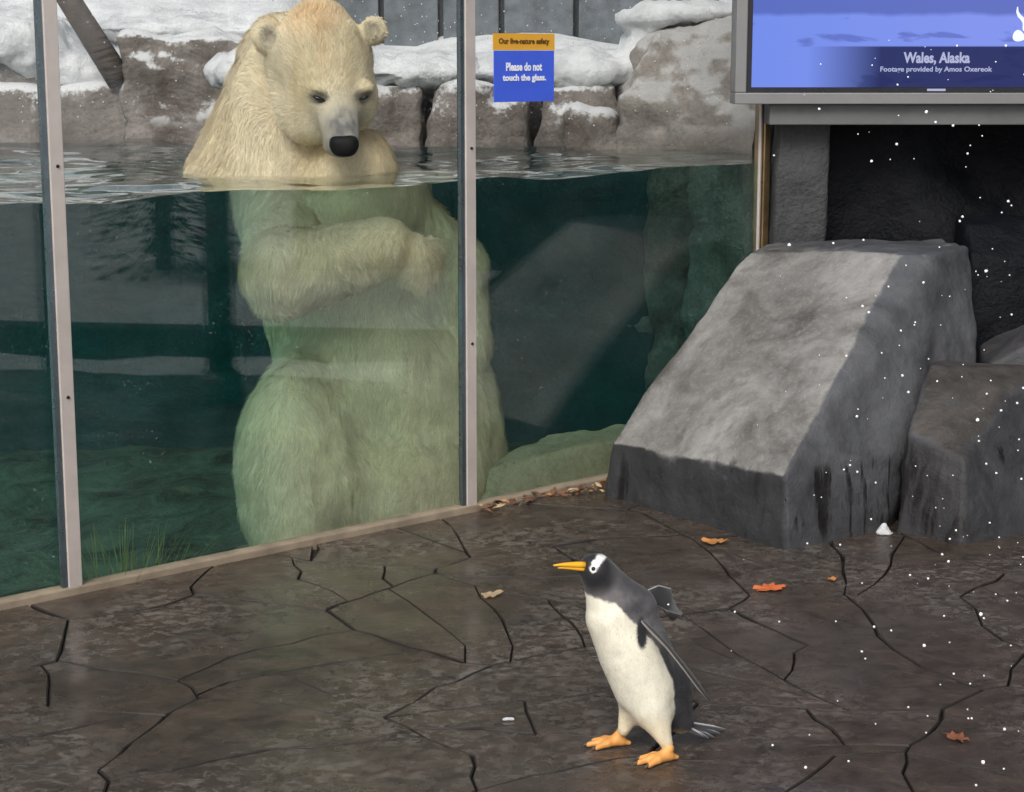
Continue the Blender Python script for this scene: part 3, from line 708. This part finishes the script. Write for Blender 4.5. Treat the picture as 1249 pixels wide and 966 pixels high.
# ------------------------------------------------------------------ polar bear
def bear():
    head = [('e', (-.735, 7.13, 1.67), (.188, .20, .215)), ('e', (-.69, 7.035, 1.60), (.135, .115, .13)),
     ('e', (-.795, 7.09, 1.50), (.108, .12, .13)), ('e', (-.605, 7.09, 1.52), (.09, .12, .12)), ('e', (-.72, 7.06, 1.43), (.105, .10, .075)),
     ('c', (-.672, 7.0, 1.54), (-.626, 6.855, 1.388), .098, .061), ('e', (-.645, 6.92, 1.358), (.058, .06, .038)),
     ('e', (-.727, 6.955, 1.566), (.05, .035, .022)), ('e', (-.556, 6.99, 1.57), (.04, .035, .022))]
    prim = [('c', (-.86, 7.36, 1.64), (-.95, 7.46, 1.20), .22, .35),
     ('e', (-1.06, 7.33, 1.12), (.235, .24, .26)), ('e', (-.64, 7.22, 1.17), (.215, .2, .26)), ('e', (-.80, 7.28, 1.08), (.34, .27, .25)),
     ('e', (-.80, 7.44, .75), (.40, .36, .50)), ('e', (-.72, 7.38, .38), (.44, .36, .45)), ('e', (-.70, 7.25, -.02), (.50, .36, .33)),
     # near thigh and far thigh
     ('e', (-.975, 7.0, .19), (.235, .25, .36)), ('c', (-.93, 6.94, .05), (-.90, 6.78, -.22), .2, .12),
     ('e', (-.40, 7.46, .16), (.24, .24, .33)), ('c', (-.40, 7.40, 0), (-.30, 7.2, -.2), .2, .12),
     # raised foreleg across the chest
     ('c', (-1.03, 7.12, 1.05), (-.93, 6.71, .92), .165, .16), ('c', (-.93, 6.71, .92), (-.53, 6.84, .985), .16, .118), ('e', (-.43, 6.885, .935), (.11, .085, .10)),
     ('e', (-.345, 6.93, .98), (.036, .034, .036)), ('e', (-.335, 6.925, .93), (.038, .036, .036)), ('e', (-.345, 6.915, .88), (.038, .036, .036)), ('e', (-.38, 6.885, .84), (.036, .034, .034)),
     # hanging foreleg
     ('c', (-.58, 7.26, 1.08), (-.36, 7.42, .86), .16, .14), ('c', (-.36, 7.42, .86), (-.30, 7.42, .58), .14, .10), ('e', (-.29, 7.39, .53), (.095, .1, .09)),
    ]
    lo = np.array((-1.5, 6.45, -.45)); hi = np.array((.05, 8.0, 2.0)); h = .0125
    P = grid(lo, hi, h); F = None; H = None
    for i, p in enumerate(prim):
        s = sd_ell(P, p[1], p[2]) if p[0] == 'e' else sd_cap(P, *p[1:])
        F = s if F is None else smin(F, s, .06 if i < 7 else .2 if i < 11 else .03)
    for i, p in enumerate(head):
        s = sd_ell(P, p[1], p[2]) if p[0] == 'e' else sd_cap(P, *p[1:])
        H = s if H is None else smin(H, s, .05 if i < 7 else .02)
    # ears
    for c, r, dent in (((-.915, 7.055, 1.765), (.052, .032, .068), (-.908, 7.017, 1.757)), ((-.528, 7.11, 1.79), (.05, .034, .058), (-.522, 7.066, 1.785))):
        H = smin(H, sd_ell(P, c, r), .022)
        H = smax(H, -sd_ell(P, dent, (.026, .028, .034)), .012)
    # eye sockets
    for c in ((-.716, 6.895, 1.535), (-.553, 6.935, 1.536)):
        H = smax(H, -sd_ell(P, c, (.03, .022, .017)), .018)
    F = smin(F, H, .018)
    V, Q = surface_nets(F, lo, h); N = vnormals(V, Q)
    # loose wet fur: tufted relief, less on the face
    nose = np.array((-.62, 6.85, 1.36)); dn = np.linalg.norm(V-nose, axis=1); face = np.clip((dn-.12)/.25, 0, 1)
    tuft = fbm(V, (11, 11, 4.5), 4, 1.)
    V = V+N*(tuft*np.where(V[:, 2] > 1.2, .007, .008)*(.12+.88*face))[:, None]
    V = V+N*(fbm(V, 2.6, 3, 5.)*.018*face)[:, None]
    def colour(Pt):
        dn = np.linalg.norm(Pt-nose, axis=1)
        c = np.tile(np.array((.87, .755, .52)), (len(Pt), 1))
        n1 = fbm(Pt, 5., 4, 2.)[:, None]*.5+.5
        c = c*(.86+.25*n1)
        crown = np.clip(1-np.linalg.norm((Pt-np.array((-.75, 7.02, 1.84)))/np.array((.17, .2, .13)), axis=1), 0, 1)[:, None]
        streak = np.clip(1-np.linalg.norm((Pt-np.array((-.70, 6.97, 1.72)))/np.array((.05, .15, .12)), axis=1), 0, 1)[:, None]
        c = c+(np.array((.76, .48, .23))-c)*np.clip(crown*.85+streak*.35, 0, .7)
        grey = np.clip(1.35-dn/.19, 0, 1)[:, None]
        c = c+(np.array((.40, .385, .35))-c)*grey*.9
        dark = np.clip(1-np.linalg.norm((Pt-np.array((-.625, 6.86, 1.435)))/np.array((.075, .12, .085)), axis=1), 0, 1)[:, None]
        c = c+(np.array((.13, .13, .14))-c)*np.clip(dark*2.0, 0, .85)*np.clip(.75+.9*fbm(Pt*np.array((1, 1, .45)), 34, 3, 4.)[:, None], .25, 1)
        for e in ((-.714, 6.915, 1.535), (-.553, 6.955, 1.537)):
            k = np.clip(1.25-np.linalg.norm((Pt-np.array(e))/np.array((.04, .06, .025)), axis=1), 0, 1)[:, None]
            c = c+(np.array((.10, .09, .08))-c)*np.clip(k*1.3, 0, .8)
        for e in ((-.908, 7.025, 1.757), (-.525, 7.08, 1.782)):
            k = np.clip(1.2-np.linalg.norm((Pt-np.array(e))/np.array((.036, .045, .045)), axis=1), 0, 1)[:, None]
            c = c+(np.array((.22, .20, .17))-c)*np.clip(k*1.2, 0, .55)
        return c
    base = np.array((-.72, 7.2, -.3))
    root = thing('polar_bear', 'cream polar bear upright in the pool, head bowed towards the penguin', 'polar bear', tuple(base))
    me = fast_mesh('body', V-base, Q); set_col(me, colour(V)); obj('body', me, M['bear_skin'], root)
    # fur strands
    rng = np.random.default_rng(3)
    A, B, Cq, Dq = V[Q[:, 0]], V[Q[:, 1]], V[Q[:, 2]], V[Q[:, 3]]
    cen = (A+B+Cq+Dq)/4; fn = np.cross(Cq-A, Dq-B); ar = np.linalg.norm(fn, axis=1)*.5; fn = fn/(2*ar[:, None]+1e-12)
    vis = (fn@np.array((.1, -.95, .2)) > -.45) & (cen[:, 2] > -.2) & (np.linalg.norm(cen-nose, axis=1) > .15)
    w = ar*vis*np.where(cen[:, 2] > 1.2, 3.6, 1.); w /= w.sum()
    n = 150000
    fi = rng.choice(len(Q), n, p=w); u = rng.random((n, 1)); v = rng.random((n, 1))
    Pp = (A[fi]*(1-u)+B[fi]*u)*(1-v)+(Dq[fi]*(1-u)+Cq[fi]*u)*v; Nn = fn[fi]
    dn = np.linalg.norm(Pp-nose, axis=1)
    away = (Pp-nose)/dn[:, None]
    on_head = np.clip((Pp[:, 2]-1.36)/.2, 0, 1)[:, None]*np.clip(1-(np.linalg.norm(Pp-np.array((-.73, 7.08, 1.6)), axis=1)-.25)/.12, 0, 1)[:, None]
    flow = away*on_head+np.array((-.05, -.05, -1.))*(1-on_head)
    wob = np.stack([fbm(Pp, 7, 2, q) for q in (1., 20., 40.)], 1)
    flow = flow+wob*.75+rng.normal(0, .12, (n, 3))
    flow -= Nn*(flow*Nn).sum(1, keepdims=True); flow /= np.linalg.norm(flow, axis=1, keepdims=True)+1e-9
    ln = (.009+.031*np.clip((dn-.13)/.33, 0, 1))*rng.uniform(.6, 1.25, n)
    for e in ((-.915, 7.055, 1.765), (-.528, 7.11, 1.79)): ln *= np.clip(np.linalg.norm(Pp-np.array(e), axis=1)/.13, .35, 1)
    ln = ln[:, None]; lift = rng.uniform(.15, .42, (n, 1))*np.where(Pp[:, 2:3] > 1.22, 1., .8)
    wd = (.0006+.0009*np.clip((dn-.13)/.3, 0, 1))[:, None]*rng.uniform(.6, 1.3, (n, 1))
    hc = colour(Pp)*rng.uniform(.84, 1.2, (n, 1))
    me = strands('fur', Pp-base, Nn, flow, ln, lift, wd, hc)
    obj('fur', me, M['bear_hair'], root, kind='stuff')
    def ell(name, c, r, mat, sub=3, parent=root, f=None):
        bm = bmesh.new(); bmesh.ops.create_icosphere(bm, subdivisions=sub, radius=1)
        for q in bm.verts:
            if f: f(q.co)
            q.co = Vector((q.co.x*r[0], q.co.y*r[1], q.co.z*r[2]))
        m_ = bpy.data.meshes.new(name); bm.to_mesh(m_); bm.free(); m_.polygons.foreach_set('use_smooth', [True]*len(m_.polygons))
        return obj(name, m_, mat, parent, tuple(np.array(c)-base))
    e1 = ell('eye', (-.716, 6.905, 1.534), (.027, .014, .0085), M['eye_black']); e2 = ell('eye', (-.553, 6.944, 1.537), (.020, .014, .0085), M['eye_black'])
    e1.rotation_euler = (0, R(22), 0); e2.rotation_euler = (0, R(-20), 0)
    def nosef(co):
        for a in (0, 2): co[a] = math.copysign(abs(co[a])**.6, co[a])
        if co.z < 0: co.x *= 1+.25*co.z
    ell('nose', (-.618, 6.815, 1.365), (.055, .040, .040), M['nose_black'], 4, root, nosef)
    return root
bear()

# ------------------------------------------------------------------ penguin
def penguin():
    cxp, cyp, f = 624.5, 483., 2240.; pit = math.atan(418/f); cc, ss = math.cos(pit), math.sin(pit)
    S = 4.30/f*1.03
    base = np.array((.285, 4.30, 0.))
    def L(x, y, dep=0.):            # sketch units (side view, 1 unit = 1/3.22 of 1.94 mm) to metres in the bird's own frame
        px_, py_ = 640+x*.3106, 650+y*.3106
        Y = 4.30+dep
        u, v = (px_-cxp)/f, -(py_-cyp)/f
        r = np.array((u, cc+v*ss, -ss+v*cc)); q = r*(Y/r[1])+np.array((0, 0, 1.7))
        return q-base
    z = .3106*S
    prim = [('e', L(275, 138, -.03), np.array((.036, .032, .033))), ('c', L(285, 155, -.028), L(300, 225, -.015), 58*z, 66*z),
            ('c', L(300, 225, -.015), L(345, 330, -.01), 66*z, 108*z), ('c', L(345, 330, -.01), L(415, 460, 0), 108*z, 132*z),
            ('c', L(415, 460, 0), L(470, 590, .005), 132*z, 130*z), ('c', L(470, 590, .005), L(500, 670, .01), 128*z, 100*z),
            ('c', L(430, 300, .02), L(555, 600, .045), 80*z, 88*z), ('c', L(565, 590, .045), L(612, 735, .05), 92*z, 56*z),
            ('c', L(330, 170, .0), L(430, 290, .02), 50*z, 80*z),
            # feathered legs
            ('c', L(430, 660, .035), L(388, 775, .035), 62*z, 26*z), ('c', L(500, 700, -.035), L(560, 835, -.05), 66*z, 25*z)]
    def on_surface(x, y, r):
        # march from the viewer's side to the skin
        a = L(x, y, -.3); b = L(x, y, .1); p_ = None
        for k in range(400):
            q = a+(b-a)*k/400
            s = min((sd_ell(q[None], p[1], p[2]) if p[0] == 'e' else sd_cap(q[None], *p[1:]))[0] for p in prim)
            if s < r: return q
        return L(x, y, -.06)
    lo = np.array((-.26, -.22, -.02)); hi = np.array((.30, .24, .60)); h = .0042
    P = grid(lo, hi, h); F = None
    for i, p in enumerate(prim):
        s = sd_ell(P, p[1], p[2]) if p[0] == 'e' else sd_cap(P, *p[1:])
        F = s if F is None else np.minimum(F, s) if 2 <= i <= 5 else smin(F, s, .03)
    V, Q = surface_nets(F, lo, h)
    # light smoothing
    for _ in range(9):
        acc = np.zeros_like(V); cnt = np.zeros((len(V), 1), np.float32)
        for a in range(4):
            b = (a+1) % 4
            np.add.at(acc, Q[:, a], V[Q[:, b]]); np.add.at(cnt, Q[:, a], 1); np.add.at(acc, Q[:, b], V[Q[:, a]]); np.add.at(cnt, Q[:, b], 1)
        V = V*.5+.5*acc/cnt
    N = vnormals(V, Q)
    V = V+N*(.0004*fbm(V, 60, 3))[:, None]
    # plumage: black head and back, white belly
    black = np.array((.022, .022, .027)); grey = np.array((.17, .16, .165)); white = np.array((.88, .84, .70))
    axis = [L(300, 225, -.015), L(345, 330, -.01), L(425, 460, .005), L(490, 590, .015), L(520, 680, .02)]
    def side(Pt):                     # signed distance behind the belly edge, along the bird's back direction
        best = np.full(len(Pt), 1e9); out = np.zeros(len(Pt))
        back = np.array((.84, .50, .12)); back /= np.linalg.norm(back)
        for a, b, o0, o1 in zip(axis, axis[1:], (-.012, .008, .026, .022), (.008, .026, .022, .012)):
            ab = b-a; tt = np.clip(((Pt-a)@ab)/(ab@ab), 0, 1); q = Pt-a-tt[:, None]*ab
            dd = np.linalg.norm(q, axis=1); m_ = dd < best
            out[m_] = ((q@back)-(o0+(o1-o0)*tt))[m_]; best[m_] = dd[m_]
        return out
    jit = fbm(V, 90, 2)*.003
    sdv = side(V)+jit
    throat = V[:, 2]-L(285, 252, -.04)[2]+jit+.25*(V[:, 0]-L(285, 252)[0])
    isblk = np.clip(np.maximum(sdv, throat)/.004+.5, 0, 1)[:, None]
    back_c = black+(grey-black)*np.clip(.35+1.1*(fbm(V, 22, 4)*.5+.35), 0, 1)[:, None]*np.clip(1-(sdv-.02)/.10, .25, 1)[:, None]*np.clip((V[:, 2:3]-.2)/.14, .12, 1)
    head = np.clip(1.25-np.linalg.norm(V-L(262, 140, -.05), axis=1)/.065, 0, 1)[:, None]
    back_c = back_c+(black*.7-back_c)*np.clip(head*1.6, 0, 1)
    col = white*(.93+.09*fbm(V, 30, 3)[:, None])
    col = col+(np.array((.78, .66, .42))-col)*np.clip(1-(V[:, 2:3]-.06)/.07, 0, .55)
    col = col+(back_c-col)*isblk
    # dark wing-pit notch and white brow band
    nt = np.clip(1.3-np.linalg.norm((V-L(462, 395, -.07))/np.array((.012, .05, .034)), axis=1), 0, 1)[:, None]
    col = col+(black-col)*np.clip(nt*3, 0, 1)
    for a, r_ in ((on_surface(270, 141, 0), (.0085, .012, .0085)), (L(290, 102, -.035), (.010, .028, .010)), (L(279, 122, -.06), (.009, .02, .009)), (L(303, 93, -.02), (.010, .028, .008))):
        k = np.clip(1.2-np.linalg.norm((V-a)/np.array(r_), axis=1), 0, 1)[:, None]
        col = col+(np.array((.85, .85, .83))-col)*np.clip(k*5, 0, 1)
    ft = np.clip((.055-V[:, 2:3])/.02, 0, .6); col = col+(np.array((.66, .45, .24))-col)*ft
    root = thing('penguin', 'black and white penguin with orange bill walking on wet floor', 'penguin', tuple(base))
    me = fast_mesh('body', V, Q); set_col(me, col); obj('body', me, M['penguin_feather'], root)
    rng = np.random.default_rng(9); cen = V[Q].mean(1); fn = np.cross(V[Q[:, 2]]-V[Q[:, 0]], V[Q[:, 3]]-V[Q[:, 1]]); ar = np.linalg.norm(fn, axis=1); fn = fn/(ar[:, None]+1e-12)
    n = 42000; fi = rng.choice(len(Q), n, p=ar/ar.sum()); wts = rng.dirichlet((1, 1, 1, 1), n)[..., None]
    Pp = (V[Q[fi]]*wts).sum(1); Nn = fn[fi]; cc_ = (col[Q[fi]]*wts).sum(1)*rng.uniform(.68, 1.2, (n, 1))
    flow = np.array((.28, .12, -1.))+rng.normal(0, .16, (n, 3)); flow -= Nn*(flow*Nn).sum(1, keepdims=True); flow /= np.linalg.norm(flow, axis=1, keepdims=True)+1e-9
    ln = rng.uniform(.004, .010, (n, 1))*np.clip((.52-Pp[:, 2:3])/.15, .45, 1)
    obj('plumage', strands('plumage', Pp, Nn, flow, ln, rng.uniform(.05, .22, (n, 1)), np.full((n, 1), .0008), cc_), M['bear_hair'], root, kind='stuff')

    # bill: upper and lower mandible
    def cone(name, a, b, r0, r1, mat, flat=1., par=root):
        a, b = Vector(a), Vector(b); pts = [a.lerp(b, k/6) for k in range(7)]
        rr = [r1*.6+(r0-r1*.6)*(1-(k/6)**1.7) for k in range(7)]; pts = [q-Vector((0, 0, .0035*(k/6)**3)) for k, q in enumerate(pts)]
        return obj(name, tube_me(name, pts, rr, 10), mat, par)
    b0, b1 = L(236, 126, -.052), L(112, 122, -.075)
    cone('bill', b0, b1, .0082, .0030, M['bill_orange'])
    cone('lower_bill', L(240, 142, -.05), L(130, 132, -.07), .0062, .002, M['bill_orange'])
    bm = bmesh.new(); bmesh.ops.create_uvsphere(bm, u_segments=14, v_segments=10, radius=.0055); me = bpy.data.meshes.new('eye'); bm.to_mesh(me); bm.free()
    me.polygons.foreach_set('use_smooth', [True]*len(me.polygons))
    obj('eye', me, M['eye_black'], root, tuple(on_surface(270, 141, .004)))

    # flippers: long flat blades
    def blade(name, pts, widths, thick, wdir, cols):
        V, F, colr = [], [], []
        n = len(pts); wdir = Vector(wdir)
        for i in range(n):
            tg = (Vector(pts[min(i+1, n-1)])-Vector(pts[max(i-1, 0)])).normalized()
            w_ = (wdir-tg*wdir.dot(tg)).normalized(); u_ = tg.cross(w_)
            for j in range(12):
                a = 2*math.pi*j/12
                V.append(Vector(pts[i])+w_*math.cos(a)*widths[i]+u_*math.sin(a)*thick*min(1, widths[i]/.012))
                colr.append(cols(i/(n-1), math.cos(a), math.sin(a)))
        for i in range(n-1):
            for j in range(12): F.append((i*12+j, i*12+(j+1) % 12, (i+1)*12+(j+1) % 12, (i+1)*12+j))
        F.append(tuple(range(11, -1, -1))); F.append(tuple(range((n-1)*12, n*12)))
        me = mesh(name, V, F, True); set_col(me, np.array(colr)); return obj(name, me, M['penguin_feather'], root)
    def near_c(f_, c_, s_):
        if c_ > .75: return (.72, .68, .58)
        return (.03, .03, .034) if s_ > -.1 else (.46, .41, .34)
    pts = [L(470, 352, -.075), L(500, 385, -.10), L(560, 445, -.115), L(625, 525, -.12), L(685, 605, -.12), L(722, 655, -.115)]
    blade('flipper', pts, [.016, .024, .027, .025, .018, .006], .006, (.42, .70, -.58), near_c)
    def far_c(f_, c_, s_):
        if abs(c_) > .95: return (.6, .59, .57)  # pale edges paint the wet shimmer on the blade
        return (.03, .03, .034) if math.sin(f_*19) < .5 else (.25, .25, .25)
    pts = [L(470, 250, .09), L(520, 245, .12), L(565, 262, .15), L(592, 295, .175), L(575, 335, .2)]
    blade('flipper', pts, [.014, .026, .031, .027, .010], .005, (.35, .2, -.9), far_c)
    for k in range(9):              # ragged trailing edge of the far flipper, wet shimmer painted as white feathers
        q = k/8; a = L(500+92*q, 232+62*q*q, .13+.06*q); b = a+np.array((.012+.014*random.random(), .0, -.016-.022*random.random()))
        blade('flipper_feather', [a, a*.5+b*.5+np.array((.004, 0, 0)), b], [.0026, .0034, .0008], .0012, (.3, .4, .2), lambda f_, c_, s_, w_=(k % 3 != 1): (.78, .78, .76) if w_ else (.05, .05, .055))
    # tail: a fan of stiff feathers, wet glint painted on as white
    for k in range(5):
        a = L(600, 745, .05); b = L(745+22*(k-2), 812-6*abs(k-2), .085+.028*(k-2))
        b[2] = max(b[2], .008)
        blade('tail_feather', [a, a*.6+b*.4, a*.25+b*.75, b], [.010, .011, .009, .002], .0025, (0, 1, .3), lambda f_, c_, s_: (.05, .05, .053) if c_ < .2 else (.75, .75, .74))

    # feet: three webbed toes with claws
    def foot(cx_, cy_, heading, pitch=0.):
        c = np.array((cx_, cy_, .0)); hd = np.array((math.cos(heading), math.sin(heading), 0)); sdv_ = np.array((-hd[1], hd[0], 0))
        ank = c+np.array((0, 0, .034)); prims = [(ank, c+hd*.018+np.array((0, 0, .016)), .013, .012)]; tips = []
        for a, l in ((-.36, .068), (0., .082), (.36, .07)):
            dr = hd*math.cos(a)+sdv_*math.sin(a)
            k = c+dr*l*.55+np.array((0, 0, .015)); tip = c+dr*l+np.array((0, 0, .009)); tips.append((tip, dr))
            prims += [(c+np.array((0, 0, .016)), k, .011, .0095), (k, tip, .0095, .0065)]
        prims.append((c+np.array((0, 0, .014)), c-hd*.022+np.array((0, 0, .008)), .01, .006))
        lo_ = c-np.array((.11, .11, .01)); hi_ = c+np.array((.11, .11, .06)); P_ = grid(lo_, hi_, .003); F_ = None
        for a_, b_, r0, r1 in prims:
            s = sd_cap(P_, a_, b_, r0, r1); F_ = s if F_ is None else smin(F_, s, .006)
        # web between the toes
        q = P_-np.array(c, np.float32); fx = q@np.array(hd, np.float32); fy = q@np.array(sdv_, np.float32)
        web = np.maximum(np.maximum(np.abs(fy)-fx*.36, fx-.058), np.abs(q[..., 2]-.009)-.003)
        F_ = smin(F_, web, .006); F_ = np.maximum(F_, .0015-P_[..., 2])
        V_, Q_ = surface_nets(F_, lo_, .003)
        fo = obj('foot', fast_mesh('foot', V_, Q_), M['foot_orange'], root)
        for tip, dr in tips:
            a = Vector(tip+np.array((0, 0, .002))); b = Vector(tip+dr*.016); b.z = .004
            obj('claw', tube_me('claw', [a, a.lerp(b, .5)+Vector((0, 0, .002)), b], [.0045, .0036, .001], 7), M['claw'], fo)
    fa = L(385, 820, .035); foot(fa[0]-.005, fa[1]+.01, R(180+8))
    fb = L(565, 865, -.05); foot(fb[0], fb[1]-.005, R(180+22))
    return root
penguin()

# ------------------------------------------------------------------ fallen leaves, snow bits
def leaf_me(seed, L=.07, lobes=5):
    rd = random.Random(seed); n = 20; V = [(0, 0, .004)]; 
    for i in range(n):
        a = 2*math.pi*i/n; r = L*.5*(.62+.38*abs(math.cos(a*lobes/2))**.8)*rd.uniform(.85, 1.1)
        x, y = r*math.cos(a)*1.15, r*math.sin(a)*.8
        V.append((x, y, .004+.010*rd.random()*(r/(L*.5))+.05*y*y/L))
    F = [(0, 1+i, 1+(i+1) % n) for i in range(n)]
    m0 = len(V); V += [(x, y, z+.0015) for x, y, z in V]; F2 = [(m0, m0+1+i, m0+1+(i+1) % n) for i in range(n)]
    F = [tuple(reversed(f)) for f in F]+F2+[(1+i, 1+(i+1) % n, m0+1+(i+1) % n, m0+1+i) for i in range(n)]
    return mesh('leaf', V, F)
def leaf(x, y, s, mat, label, rz, seed, lobes=5):
    o = thing('fallen_leaf', label, 'leaf', (x, y, .002), rz, 'fallen leaves on the wet floor')
    obj('blade', leaf_me(seed, s, lobes), M[mat], o)
    obj('stalk', tube_me('stalk', [(s*.3, 0, .006), (s*.55, .004, .008), (s*.75, .012, .005)], [.0016, .0013, .001], 6), M[mat], o)
leaf(.83, 5.70, .105, 'leaf_orange', 'bright orange leaf lying flat on the floor in front of slanted rock', .4, 1)
leaf(.71, 6.27, .085, 'leaf_amber', 'amber leaf at the foot of the slanted rock', .1, 2, 3)
leaf(1.05, 5.80, .035, 'leaf_amber', 'tiny orange leaf scrap right of the bright orange leaf', 1.2, 3, 3)
leaf(1.12, 4.38, .06, 'leaf_rust', 'faded rusty leaf at the lower right of the floor', 2.0, 4)
leaf(-.065, 5.62, .075, 'leaf_tan', 'pale tan curled leaf on the floor left of the penguin', .6, 5, 3)
obj('snow_crumb', rock_me('snow_crumb', [(-.022, -.012, 0), (.022, -.01, 0), (.018, .012, 0), (-.018, .012, 0), (-.012, 0, .012), (.01, .002, .013)], .004, .006, .003, 30, 21.), M['snow'], None, (-.01, 4.52, .001), label='small white crumb of snow on the floor left of penguin feet', category='snow')
obj('snow_lump', rock_me('snow_lump', [(-.035, -.02, 0), (.03, -.025, 0), (.035, .03, 0), (-.03, .03, 0), (-.005, 0, .055), (.008, .01, .05)], .006, .012, .006, 20, 22.), M['snow'], None, (1.335, 6.385, 0), label='little snow lump in the gap between slanted rock and dark rock', category='snow')
def litter():
    rd = random.Random(8); V, F = [], []
    for k in range(95):
        tt = 4.33+1.05*rd.random()**1.3; s = -.075-.10*rd.random()**2.2*(1.6 if tt > 4.6 else .5)
        c = Vector(W(tt, s, .008+.02*rd.random())); a = rd.random()*6.3; L = rd.uniform(.012, .034)
        u = Vector((math.cos(a), math.sin(a), rd.uniform(-.5, .5)))*L; v = Vector((-math.sin(a), math.cos(a), rd.uniform(-.5, .5)))*L*.5
        b = len(V); w_ = Vector((0, 0, rd.uniform(.003, .01)))
        V += [c-u, c+v*.9-u*.2, c+u, c-v-u*.1, c+w_, c-w_*.4]; F += [(b, b+3, b+4), (b+3, b+2, b+4), (b+2, b+1, b+4), (b+1, b, b+4), (b+3, b, b+5), (b+2, b+3, b+5), (b+1, b+2, b+5), (b, b+1, b+5)]
    me = mesh('leaf_litter', V, F); me.materials.append(M['leaf_brown']); me.materials.append(M['leaf_tan']); me.materials.append(M['leaf_amber'])
    for p_ in me.polygons: p_.material_index = (0, 0, 1, 0, 2, 0, 1, 0)[(p_.index//8*7) % 8]
    return me
obj('leaf_litter', litter(), None, None, kind='stuff', label='brown dead leaf litter gathered along the foot of the glass', category='leaf litter')

# evergreen beyond the low wall: shows only as a mirror image in the left pane
def evergreen(x, y, z0, hgt, rad, seed):
    rd = random.Random(seed); o = thing('evergreen_tree', 'dark evergreen tree beyond the walkway, mirrored left of the bear', 'tree', (x, y, z0))
    obj('trunk', tube_me('trunk', [(0, 0, 0), (.02, .01, hgt*.5), (0, 0, hgt)], [.07, .05, .01], 8), M['bark'], o)
    V, F = [], []
    for k in range(5000):
        h_ = rd.random()**.8; zz = hgt*(.03+.97*h_); rr = rad*(1-h_*.75)*math.sqrt(rd.random()); a = rd.random()*6.283
        c = Vector((rr*math.cos(a), rr*math.sin(a), zz-.25*rr)); l = rd.uniform(.03, .075)
        u = Vector((math.cos(a), math.sin(a), -.35))*l; v = Vector((-math.sin(a), math.cos(a), rd.uniform(-.3, .3)))*l*.35
        b = len(V); V += [c-u, c-v, c+u, c+v]; F.append((b, b+1, b+2, b+3))
    obj('crown', mesh('crown', V, F), M['needle'], o)
evergreen(5.2, 3.78, .25, 3.4, .58, 5)

# ------------------------------------------------------------------ falling snow
def flakes():
    rd = random.Random(12); V, F = [], []
    def add(c, r):
        b = len(V); j = lambda: rd.uniform(.7, 1.2)*r
        V.extend([(c[0]+j(), c[1], c[2]), (c[0]-j(), c[1], c[2]), (c[0], c[1]+j(), c[2]), (c[0], c[1]-j(), c[2]), (c[0], c[1], c[2]+j()), (c[0], c[1], c[2]-j())])
        for f_ in ((0, 2, 4), (2, 1, 4), (1, 3, 4), (3, 0, 4), (2, 0, 5), (1, 2, 5), (3, 1, 5), (0, 3, 5)): F.append(tuple(b+q for q in f_))
    bm = bmesh.new(); bmesh.ops.create_icosphere(bm, subdivisions=2, radius=1); bm.verts.index_update()
    ICO = ([tuple(v.co) for v in bm.verts], [tuple(v.index for v in f.verts) for f in bm.faces]); bm.free()
    k = 0
    while k < 560:
        y = rd.uniform(3.0, 6.0); x = rd.uniform(.2, 2.0); z = rd.uniform(.03, 1.75)
        u = x/y
        if rd.random() > max(.09, min(1, (u-.10)/.17))**1.5: continue
        r_ = rd.choice((.0012, .0015, .0018, .0022, .0026, .0034)); b = len(V); q_ = rd.random()*6
        for p_ in ICO[0]:
            v_ = Vector(p_)*r_*(1+.45*mn.noise(Vector(p_)*1.4+Vector((k*3.1, q_, 0)))); V.append((x+v_.x, y+v_.y, z+v_.z))
        F.extend(tuple(b+i for i in f_) for f_ in ICO[1]); k += 1
    for _ in range(900):
        y = rd.uniform(7.5, 11.5); x = rd.uniform(-.30, .16)*y; z = rd.uniform(1.4, 2.3)
        if np.dot(N2, (x, y))-K < .15: continue
        add((x, y, z), rd.choice((.0025, .003, .004)))
    return mesh('falling_snow', V, F)
obj('falling_snow', flakes(), M['flake'], None, kind='stuff', label='scattered white snowflakes drifting down over the walkway and pool', category='snow')
